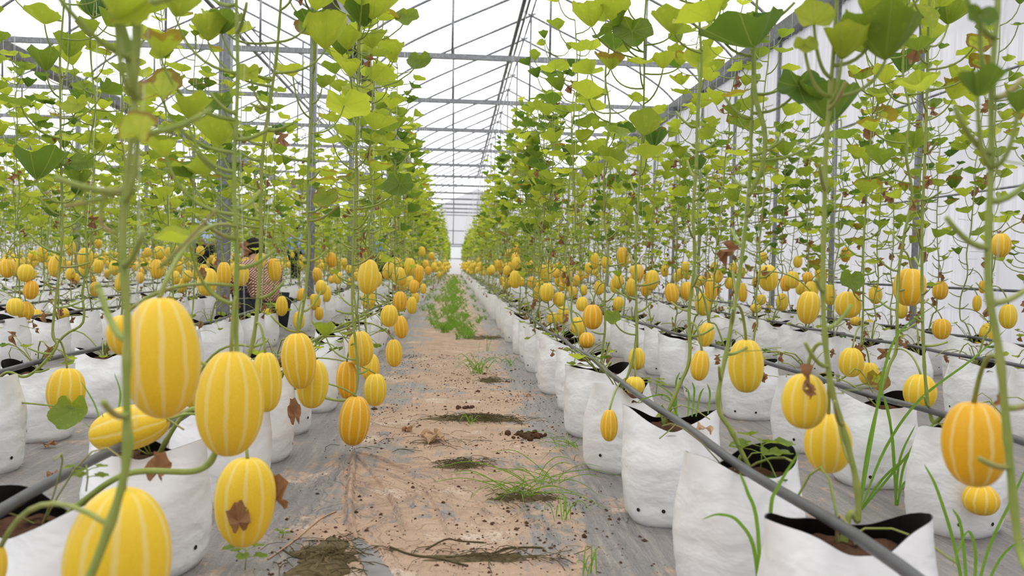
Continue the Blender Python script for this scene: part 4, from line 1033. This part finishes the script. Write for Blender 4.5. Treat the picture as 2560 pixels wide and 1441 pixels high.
# continuous strip of grass further along the path
mb = MB(); g = random.Random(5); base = [tuft_mb(300 + i, 16, 0.15, 1.0, 0.005) for i in range(4)]
for _ in range(430):
    y = g.triangular(8.3, 60, 9); x = -0.02 + g.gauss(0, 0.17) + (g.choice([-0.42, 0.5]) if g.random() < 0.2 else 0)
    T = np.eye(4) * g.uniform(0.6, 1.1); T[3, 3] = 1; T[:3, 3] = (x, y, float(ground_z(x, y))); mb.merge(base[g.randrange(4)], T)
for _ in range(120):   # weeds under the right hand wall
    y = g.uniform(5, 40); T = np.eye(4) * g.uniform(0.8, 1.7); T[3, 3] = 1; T[:3, 3] = (4.3 + g.uniform(-0.3, 0.3), y, 0); mb.merge(base[g.randrange(4)], T)
tag(mb.build('grass', M['grass']), 'thin strip of green grass growing down the path middle and along the wall foot', 'grass', None, 'stuff')
# tall sedge at the right, blades follow the photograph
def sedge(lab, Y, blades, w, root=None):
    mb = MB(); o = P(*blades[0][0], Y) if root is None else root
    for b in blades:
        n = len(b); pts = [P(x, y, Y + 0.05 * math.sin(k * 1.7)) - o for k, (x, y) in enumerate(b)]
        blade(mb, pts, w)
    ob = mb.build('sedge_plant', M['grass']); ob.location = Vector(o); tag(ob, lab, 'grass', 'tall sedge plants'); return ob
sedge('tall sedge with a long arching blade rising between two bag rows', 2.55, [[(2150, 1275), (2195, 1010), (2212, 920), (2250, 830), (2340, 762)], [(2152, 1275), (2215, 1120), (2300, 1000), (2430, 900), (2520, 820)], [(2152, 1275), (2225, 1180), (2345, 1100), (2362, 1170)], [(2148, 1275), (2170, 1120), (2200, 985)], [(2155, 1275), (2260, 1150), (2340, 1055), (2350, 1062)]], 0.0095)
sedge('upright sedge clump next to the taller one, behind the front bag', 2.6, [[(2240, 1272), (2232, 1100), (2207, 985)], [(2242, 1272), (2225, 1050), (2195, 960)], [(2244, 1272), (2262, 1160), (2310, 1090), (2350, 1160)], [(2240, 1272), (2270, 1200), (2370, 1185), (2440, 1200)], [(2238, 1272), (2250, 1150), (2290, 1060)]], 0.0085)
sedge('sedge with bent blades at the lower right corner', 1.75, [[(2425, 1560), (2470, 1380), (2530, 1250), (2575, 1150)], [(2420, 1560), (2390, 1380), (2345, 1230), (2310, 1160)], [(2425, 1560), (2440, 1400), (2420, 1330), (2380, 1420)], [(2428, 1560), (2500, 1400), (2570, 1340)], [(2424, 1560), (2405, 1330), (2380, 1270)]], 0.0075)
sedge('young three-bladed sedge standing before the second white bag', 1.50, [[(1907, 1700), (1895, 1330), (1868, 1230), (1848, 1180)], [(1907, 1700), (1925, 1300), (1945, 1220), (2005, 1120)], [(1906, 1700), (1890, 1400), (1850, 1310), (1800, 1288), (1755, 1300)]], 0.0075)
sedge('grass growing out of the soil in a white bag near the path', 2.45, [[(1690, 1042), (1680, 990), (1640, 960)], [(1692, 1042), (1690, 960), (1700, 930)], [(1720, 1042), (1722, 985), (1708, 965)], [(1730, 1042), (1736, 980), (1730, 955)], [(1695, 1042), (1665, 990), (1610, 998), (1590, 1010)], [(1740, 1042), (1750, 990), (1760, 970)], [(1770, 1035), (1775, 985), (1768, 960)]], 0.006)
sedge('grass blades sprouting from a white bag beside the lying melon', 1.95, [[(262, 1128), (250, 1060), (235, 1010), (200, 950)], [(264, 1128), (262, 1080), (255, 1030)], [(268, 1128), (280, 1060), (292, 1040)], [(260, 1128), (240, 1090), (205, 1050)], [(266, 1128), (300, 1000), (285, 930)]], 0.006)
# seedlings
def seedling(lab, px, py, s, Y=None, n=5):
    c = G(px, py) if Y is None else P(px, py, Y); m1, m2 = MB(), MB(); g = random.Random(int(px))
    tube(m1, [(0, 0, -0.003), (0.003, 0, s * 0.5), (0, 0, s)], 0.0015, 5)
    for i in range(n):
        a = i * 2.4; z = s * (0.55 + 0.45 * i / n); L = s * 0.5
        tip = np.array((math.cos(a) * L, math.sin(a) * L, z)); tube(m1, [(0, 0, z * 0.9), tip * (0.5, 0.5, 1), tip], 0.001, 4)
        add_leaf(m2, tip, s * 0.62, a, 0.2, 0.25, (0.35, 0, g.random()), 2, 0, g.random())
    r = empty('seedling', c); m1.build('stem', M['stem'], r); m2.build('leaves', M['leaf'], r); tag(r, lab, 'seedling', 'small green seedlings'); return r
seedling('green seedling on bare mud at the bottom of the path', 612, 1425, 0.06)
seedling('low leafy weed on mud left of the path', 705, 1345, 0.025)
seedling('leafy green shoots sprouting inside the second white bag', 1900, 1185, 0.085, 1.86, 7)
seedling('small weed growing in soil of the large left bag', 215, 1225, 0.045, 1.55)
seedling('yellow-green leafy weed in a bag top near the path', 1640, 985, 0.06, 3.05)
# litter
def dry_leaf(lab, px, py, s, mat='wither', Y=None, hang=False, count=1):
    g = random.Random(int(px * 7 + py)); mb = MB()
    for _ in range(count):
        v, q, t, uv = LB[3]; r = uv[:, 1]; th = uv[:, 0] * 2 * PI; w = v.copy(); sd = g.uniform(0, 6)
        w[:, 2] = 0.15 * r * np.sin(3 * th + sd) + 0.10 * r * np.sin(5 * th + sd * 2) + 0.05 * np.sin(9 * th + 9 * r) * r + 0.12; w[:, 0] *= g.uniform(0.45, 0.9); w[:, 1] += 0.06 * r * np.cos(7 * th)
        e = Euler((1.45 if hang else g.uniform(-0.25, 0.25), g.uniform(-0.3, 0.3), g.uniform(-0.5, 0.5) if hang else g.uniform(0, 6.28))).to_matrix()
        mb.add((w * s) @ np.array(e).T + ((g.gauss(0, s * 0.4), g.gauss(0, s * 0.5), 0) if count > 1 else (0, 0, 0)), q, t, 0, uv)
    c = G(px, py) if Y is None else P(px, py, Y)
    if not hang:
        zmin = min(float(v[:, 2].min()) for v in mb.v); c = c - np.array((0, 0, zmin + 0.001))
    o = mb.build('dead_leaf', M[mat]); o.location = Vector(c); tag(o, lab, 'dead leaf', 'dead leaves'); return o
dry_leaf('pale tan dead leaves lying on the path beside dead weeds', 1085, 1108, 0.085, 'straw', None, False, 3)
dry_leaf('small dark curled leaf on grey film at the path edge', 1015, 1080, 0.05)
dry_leaf('orange-brown dead leaf on mud near the bag row', 1322, 992, 0.05, 'straw')
dry_leaf('brown dead leaf under the left bags', 130, 1195, 0.045)
dry_leaf('brown dead leaf on film between left bags', 118, 1122, 0.055)
dry_leaf('tan dead leaf lying inside the rim of a path-side bag', 1765, 1085, 0.055, 'straw', 2.35)
dry_leaf('crumpled brown leaf clinging to the shoulder of a yellow melon', 2012, 955, 0.045, 'wither', 1.36, True)
dry_leaf('dark shrivelled scrap on a yellow melon below the brown leaf', 2022, 988, 0.026, 'wither', 1.355, True)
dry_leaf('brown dead leaf hanging on the front of a low yellow melon', 596, 1305, 0.062, 'wither', 1.655, True)
dry_leaf('brown leaf behind the right side of the spotted melon', 697, 1245, 0.075, 'wither', 1.75, True)
dry_leaf('brown crumpled leaf hanging before the left bag', 397, 1180, 0.062, 'wither', 1.68, True)
dry_leaf('long brown withered leaf hanging below the melon pair', 738, 1040, 0.085, 'wither', 2.66, True)
dry_leaf('brown dead leaf pinned on the side of a melon in the far left rows', 505, 690, 0.07, 'wither', 5.0, True)
dry_leaf('red-brown leaf tip at the shoulder of the big orange melon', 2495, 1005, 0.022, 'wither', 1.13, True)
dry_leaf('brown dead leaf covering the face of a right row melon', 1912, 690, 0.075, 'wither', 4.66, True)
dry_leaf('brown dead leaf beside the upper right melon', 2290, 735, 0.08, 'wither', 3.0, True)
def weed_mat(lab, px, py, rx, ry, n, mound=0.0):
    g = random.Random(int(px + py)); c = G(px, py); mb = MB()
    if mound:
        na, nr = 48, 12; ph = [g.uniform(0, 6) for _ in range(4)]; v = [(0, 0, mound)]
        for k in range(1, nr + 1):
            for q in range(na):
                a = q * 2 * PI / na; e = 1 + 0.25 * math.sin(2 * a + ph[0]) + 0.2 * math.sin(5 * a + ph[1]) + 0.13 * math.sin(11 * a + ph[2]) + g.uniform(-.08, .08)
                f = k / nr; x, y = rx * 1.5 * f * e * math.cos(a), ry * 1.5 * f * e * math.sin(a)
                v.append((x, y, float(ground_z(c[0] + x, c[1] + y)) - c[2] + mound * (1 - f * f) * g.uniform(0.3, 1.2) - 0.002 * (k == nr)))
        i = np.arange(nr - 1)[:, None] * na + 1; j = np.arange(na)[None]; j2 = (j + 1) % na
        mb.add(v, np.stack([i + j, i + na + j, i + na + j2, i + j2], -1).reshape(-1, 4), [(0, 1 + q, 1 + (q + 1) % na) for q in range(na)], 1)
    for _ in range(n):
        x, y = g.gauss(0, rx), g.gauss(0, ry); a = g.gauss(0.3, 1.0); L = g.uniform(0.03, 0.11)
        gz = float(ground_z(c[0] + x, c[1] + y)) - c[2]; z = g.uniform(0, 0.008) + mound * math.exp(-(x / rx) ** 2 - (y / ry) ** 2)
        dx, dy = math.cos(a) * L, math.sin(a) * L; w = g.uniform(-0.25, 0.25)
        tube(mb, [(x, y, gz + z), (x + dx * .33 - dy * w, y + dy * .33 + dx * w, gz + z + 0.006), (x + dx * .66 - dy * w, y + dy * .66 + dx * w, gz + z + 0.003), (x + dx, y + dy, gz + 0.001)], g.uniform(0.0006, 0.0014), 3, 0, False)
    o = mb.build('dead_weeds', [M['deadweed'], M['moss']]); o.location = Vector(c); tag(o, lab, 'dead weeds', 'dead weed mats on the path', 'stuff'); return o
weed_mat('dark mat of pulled dead weeds lying across the path', 1185, 1050, 0.12, 0.05, 260, 0.016)
weed_mat('dark dead weeds with wilted blades below the pale leaves', 1150, 1165, 0.05, 0.035, 90, 0.008)
weed_mat('mossy dark debris at the lower left of the path', 810, 1400, 0.065, 0.085, 90, 0.014)
weed_mat('stringy brown debris on mud at the bottom of the path', 1210, 1395, 0.11, 0.02, 60, 0.004)
weed_mat('scattered root bits right of the film crease', 1130, 1110, 0.22, 0.10, 60)
weed_mat('thin dead stems under the sprawling grass', 1310, 1245, 0.06, 0.035, 60, 0.006)
weed_mat('brown dead weeds in front of the grass clump', 1210, 845, 0.10, 0.16, 90, 0.008)
weed_mat('dark trampled weeds right of the star-shaped tuft', 1225, 952, 0.06, 0.06, 60, 0.006)
for lab, px, r in (('dark bent root at the left of the bottom debris', [(975, 1372), (1030, 1392), (1100, 1402), (1170, 1418)], .0028), ('dark root with a kink on mud above the debris', [(1065, 1378), (1115, 1352), (1150, 1355), (1210, 1358)], .0022),
        ('long dark root running right across the bottom debris', [(1115, 1398), (1220, 1388), (1270, 1372), (1350, 1372), (1358, 1380)], .0025), ('thin pale root thread beside the low melon', [(925, 1055), (965, 1068), (1010, 1072), (1040, 1060)], .0010),
        ('pale dry vine stem slanting over the mud at lower left', [(670, 1400), (740, 1350), (800, 1300), (840, 1280)], .0024), ('brown dry stem arching over mossy debris', [(700, 1370), (740, 1395), (810, 1408)], .0020)):
    mb = MB(); tube(mb, catmull([G(*q) + (0, 0, r * 1.0) for q in px], 7), r, 6, 0); tag(mb.build('dry_root', M['straw' if 'pale' in lab else 'deadweed']), lab, 'root', 'dry roots on the path')
# loose crumbs of earth, too many to count
g = random.Random(77); mb = MB(); cl = [(g.uniform(-.45, .5), g.uniform(1.9, 7), g.uniform(.04, .22)) for _ in range(70)]
oct_v = np.array([(1, 0, 0), (-1, 0, 0), (0, 1, 0), (0, -1, 0), (0, 0, 1), (0, 0, -1)], float); oct_t = [(0, 2, 4), (2, 1, 4), (1, 3, 4), (3, 0, 4), (2, 0, 5), (1, 2, 5), (3, 1, 5), (0, 3, 5)]
for _ in range(3600):
    cx_, cy_, sd = cl[g.randrange(70)]; x, y = (g.gauss(cx_, sd), g.gauss(cy_, sd * 1.3)) if g.random() < 0.8 else (g.uniform(-.5, .55), g.uniform(1.8, 7))
    if abs(x) > 0.6: continue
    r = g.lognormvariate(-6.1, 0.5); mb.add(oct_v * np.array((r * g.uniform(.7, 1.6), r * g.uniform(.7, 1.6), r * .7)) @ np.array(Euler((0, 0, g.uniform(0, 6))).to_matrix()).T + (x, y, float(ground_z(x, y)) + r * .3), None, oct_t)
tag(mb.build('dirt', M['soil'], smooth=False), 'loose dark crumbs of earth scattered over the muddy path', 'dirt', None, 'stuff')
# bare grey film edge at the bottom
def patch(px, lift=0.003):
    pts = [G(*q) for q in px]; c = sum(pts) / len(pts); v = [c + (0, 0, lift + .004)] + [p + (0, 0, lift) for p in catmull(pts + [pts[0]], 5)[:-1]]
    n = len(v) - 1; mb = MB(); mb.add(v, None, [(0, 1 + (q + 1) % n, 1 + q) for q in range(n)]); struct(mb.build('floor_film_edge', M['greyfilm']))
patch([(876, 1345), (925, 1342), (962, 1385), (985, 1445), (925, 1450), (900, 1400)])
def clod(lab, px, py, n, s):
    g = random.Random(int(px)); c = G(px, py); mb = MB()
    for _ in range(n):
        m = melon_mb(g.randrange(99), 1); r = g.uniform(0.25, 1) * s; T = np.array(Euler((g.uniform(0, 6), g.uniform(0, 6), 0)).to_matrix().to_4x4()) @ np.diag((r, r * g.uniform(0.6, 1), r * 0.7, 1))
        T[:3, 3] = (g.gauss(0, s * 1.1), g.gauss(0, s * 1.1), r * 0.22); mb.merge(m, T)
    o = mb.build('soil_clod', M['soil']); o.location = Vector(c); tag(o, lab, 'soil clod', 'soil clods on the path'); return o
clod('heap of brown crumbled soil beside the dead weed mat', 1312, 1092, 46, 0.032)
clod('small dark soil lump above the dead weed mat', 1165, 1022, 16, 0.026)
# creases of the mulch film
def fold(lab, px, w, h):
    pts = catmull([G(*q) for q in px], 8); k = len(pts); t = np.gradient(pts, axis=0); s = np.stack([t[:, 1], -t[:, 0], 0 * t[:, 0]], -1); s /= np.linalg.norm(s, axis=1)[:, None]
    cs = np.linspace(-1, 1, 9); g = np.random.default_rng(int(px[0][0])); f = np.sin(np.linspace(0.12, PI * 0.97, k)) ** 0.5 * (1 + 0.3 * g.normal(size=k) * 0.5)
    v = []
    for i in range(k):
        for c in cs:
            q = pts[i] + s[i] * c * w * (0.6 + 0.4 * f[i]); v.append((q[0], q[1], float(ground_z(q[0], q[1])) - 0.002 + h * f[i] * max(0, math.cos(c * PI / 2)) ** 1.4 + 0.002 * math.sin(c * 9 + i)))
    i = np.arange(k - 1)[:, None] * 9; j = np.arange(8)[None]
    mb = MB(); mb.add(v, np.stack([i + j, i + j + 1, i + 10 + j, i + 9 + j], -1).reshape(-1, 4)); struct(mb.build('floor_crease', M['ground']))
fold('', [(884, 1128), (878, 1200), (874, 1290), (890, 1350)], 0.016, 0.026)
fold('', [(884, 1132), (930, 1180), (985, 1260), (1010, 1340)], 0.012, 0.013)
fold('', [(884, 1130), (960, 1150), (1060, 1200)], 0.012, 0.010)
fold('', [(1000, 740), (900, 850), (800, 1000)], 0.02, 0.008)
fold('', [(895, 1330), (960, 1390), (1000, 1450)], 0.03, 0.012)
fold('', [(940, 900), (900, 1010), (880, 1110)], 0.015, 0.006)
fold('', [(1180, 1230), (1230, 1300), (1300, 1380)], 0.012, 0.010)
fold('', [(1280, 1240), (1340, 1310), (1400, 1360)], 0.010, 0.009)
fold('', [(1060, 1220), (1100, 1290), (1120, 1350)], 0.010, 0.009)
fold('', [(1420, 1330), (1480, 1390), (1560, 1440)], 0.02, 0.006)

# ------------------------------------------------------------------ people among the rows
def skin_mesh(name, verts, edges, rad, m, root=0, lv=2):
    me = bpy.data.meshes.new(name); me.from_pydata([tuple(v) for v in verts], edges, [])
    o = bpy.data.objects.new(name, me); COL.objects.link(o)
    md = o.modifiers.new('skin', 'SKIN'); md.use_smooth_shade = True
    for i, r in enumerate(rad):
        sv = me.skin_vertices[0].data[i]; sv.radius = (r, r) if not isinstance(r, tuple) else r; sv.use_root = i == root
    sb = o.modifiers.new('sub', 'SUBSURF'); sb.levels = lv; sb.render_levels = lv
    dg = bpy.context.evaluated_depsgraph_get(); out = bpy.data.meshes.new_from_object(o.evaluated_get(dg))
    bpy.data.objects.remove(o); out.name = name; out.materials.clear(); out.materials.append(m)
    for pl in out.polygons: pl.use_smooth = True
    return out
STAND = dict(pelvis=(0, 0, .95), spine=(0, 0, 1.17), chest=(0, .01, 1.36), neck=(0, .0, 1.49), head=(0, .03, 1.59), crown=(0, .03, 1.68), nose=(0, .115, 1.58),
    sh=(.17, 0, 1.40), el=(.25, -.03, 1.13), wr=(.23, .12, .93), pa=(.22, .17, .88), hip=(.10, 0, .90), kn=(.11, .03, .49), an=(.11, -.02, .08), toe=(.11, .15, .04))
CROUCH = dict(pelvis=(0, 0, .27), spine=(0, .08, .46), chest=(0, .19, .63), neck=(0, .27, .745), head=(0, .34, .82), crown=(0, .37, .90), nose=(0, .42, .79),
    sh=(.17, .20, .655), el=(.25, .36, .46), wr=(.15, .55, .47), pa=(.13, .60, .46), hip=(.11, .03, .25), kn=(.17, .37, .44), an=(.15, .12, .08), toe=(.15, .28, .04))
RAD = dict(pelvis=.135, spine=.125, chest=.15, neck=.052, head=(.082, .098), crown=(.072, .085), nose=.016, sh=.07, el=.046, wr=.03, pa=(.036, .02), hip=.095, kn=.06, an=.042, toe=.034)
def person(lab, loc, rz, pose, shirt, trousers, cap=None):
    V, E, Rr, ix = [], [], [], {}
    def v(k, p, r): ix[k] = len(V); V.append(p); Rr.append(r); return ix[k]
    for k in ('pelvis', 'spine', 'chest', 'neck', 'head', 'crown', 'nose'): v(k, pose[k], RAD[k])
    E += [(0, 1), (1, 2), (2, 3), (3, 4), (4, 5), (4, 6)]
    for sgn, n in ((-1, 'L'), (1, 'R')):
        for k in ('sh', 'el', 'wr', 'pa', 'hip', 'kn', 'an', 'toe'): v(k + n, (sgn * pose[k][0],) + pose[k][1:], RAD[k])
        E += [(ix['chest'], ix['sh' + n])] + [(ix[a + n], ix[b + n]) for a, b in (('sh', 'el'), ('el', 'wr'), ('wr', 'pa'), ('hip', 'kn'), ('kn', 'an'), ('an', 'toe'))] + [(0, ix['hip' + n])]
        pa = Vector(V[ix['pa' + n]]); d = (pa - Vector(V[ix['wr' + n]])).normalized()
        for f, (off, L) in enumerate(((-.030, .05), (-.014, .072), (0.0, .08), (.014, .074), (.028, .06))):
            a = pa + d * .02 + Vector((off * sgn, 0, 0)); b = a + d * L * .6 + Vector((off * .3 * sgn, 0, -.012)); c = b + d * L * .35 + Vector((0, 0, -.02))
            i1 = v(f'f{f}a' + n, tuple(a), .010); i2 = v(f'f{f}b' + n, tuple(b), .009); i3 = v(f'f{f}c' + n, tuple(c), .008); E += [(ix['pa' + n], i1), (i1, i2), (i2, i3)]
    r = link('person', skin_mesh('person', V, E, Rr, M['skin']), None, loc, (0, 0, rz))
    def cloth(name, keys, edges, m, k, short=None):
        vv = [V[ix[a]] for a in keys]; q = [(keys.index(a), keys.index(b)) for a, b in edges]
        rr = [tuple(np.array(Rr[ix[a]]) * k) if isinstance(Rr[ix[a]], tuple) else Rr[ix[a]] * k + .008 for a in keys]
        link(name, skin_mesh(name, vv, q, rr, m), r)
    v('collar', tuple(Vector(pose['chest']).lerp(Vector(pose['neck']), 0.72)), .078)
    cloth('shirt', ['pelvis', 'spine', 'chest', 'collar', 'shL', 'elL', 'wrL', 'shR', 'elR', 'wrR'], [('pelvis', 'spine'), ('spine', 'chest'), ('chest', 'collar'), ('chest', 'shL'), ('shL', 'elL'), ('elL', 'wrL'), ('chest', 'shR'), ('shR', 'elR'), ('elR', 'wrR')], shirt, 1.08)
    cloth('trousers', ['pelvis', 'hipL', 'knL', 'anL', 'hipR', 'knR', 'anR'], [('pelvis', 'hipL'), ('hipL', 'knL'), ('knL', 'anL'), ('pelvis', 'hipR'), ('hipR', 'knR'), ('knR', 'anR')], trousers, 1.05)
    # hair: shell over the crown and the back of the head with uneven locks
    hd, cr = Vector(pose['head']), Vector(pose['crown']); ax = (cr - hd).normalized(); mb = MB(); n, kk = 28, 12; q = Vector((0, 0, 1)).rotation_difference(ax)
    g = random.Random(3); pts = []
    for i in range(kk + 1):
        for j in range(n):
            a = j * 2 * PI / n; lim = 1.05 if math.sin(a) > 0.3 else 2.3; f = lim * i / kk
            rr = 1 + 0.05 * math.sin(9 * a + 5 * f) + 0.04 * math.sin(17 * a - 7 * f)
            p = q @ Vector((math.sin(f) * math.cos(a) * .102 * rr, math.sin(f) * math.sin(a) * .118 * rr, math.cos(f) * .115 * rr)); pts.append(hd + ax * 0.035 + p)
    i = np.arange(kk)[:, None] * n; j = np.arange(n)[None]; j2 = (j + 1) % n
    mb.add(pts, np.stack([i + j, i + n + j, i + n + j2, i + j2], -1).reshape(-1, 4)); mb.build('hair', M['hair'], r)
    for sx in (-1, 1):
        mb = MB(); a = np.arange(10) * 2 * PI / 10; c = np.array(hd) + (sx * .088, -.005, 0.0)
        mb.add(np.concatenate([[c + (sx * .012, 0, 0)], np.stack([c[0] + sx * .010 * (np.sin(a) * 0 + 1), c[1] + .018 * np.cos(a), c[2] + .030 * np.sin(a)], -1), np.stack([c[0] + 0 * a, c[1] + .014 * np.cos(a), c[2] + .026 * np.sin(a)], -1)]),
            [(1 + x, 1 + (x + 1) % 10, 11 + (x + 1) % 10, 11 + x) for x in range(10)], [(0, 1 + x, 1 + (x + 1) % 10) for x in range(10)]); mb.build('ear', M['skin'], r)
    tag(r, lab, 'person', 'people working in the greenhouse'); return r
def at(px, Y): return float(P(px, 650, Y)[0])
person('person crouching with back turned, in a brown checked shirt, black hair', (-1.80, 8.3, 0), 0.62, CROUCH, M['check'], M['dark'])
person('person in grey crouching behind the one in the checked shirt', (at(672, 9.5), 9.5, 0), 0.7, CROUCH, M['greycloth'], M['dark'])
person('person standing in pale blue shirt and dark trousers beside the steel post', (at(520, 15.2), 15.2, 0), 0.4, STAND, M['paleblue'], M['dark'])
person('person standing in bright blue shirt among the far left rows', (at(738, 22.6), 22.6, 0), -0.8, STAND, M['blue'], M['dark'])
person('person standing in blue shirt, left of the one in white', (at(952, 25.5), 25.5, 0), -1.0, STAND, M['blue'], M['dark'])
person('person standing in white shirt near the first row left of the path', (at(982, 27.0), 27.0, 0), 1.2, STAND, M['white'], M['dark'])
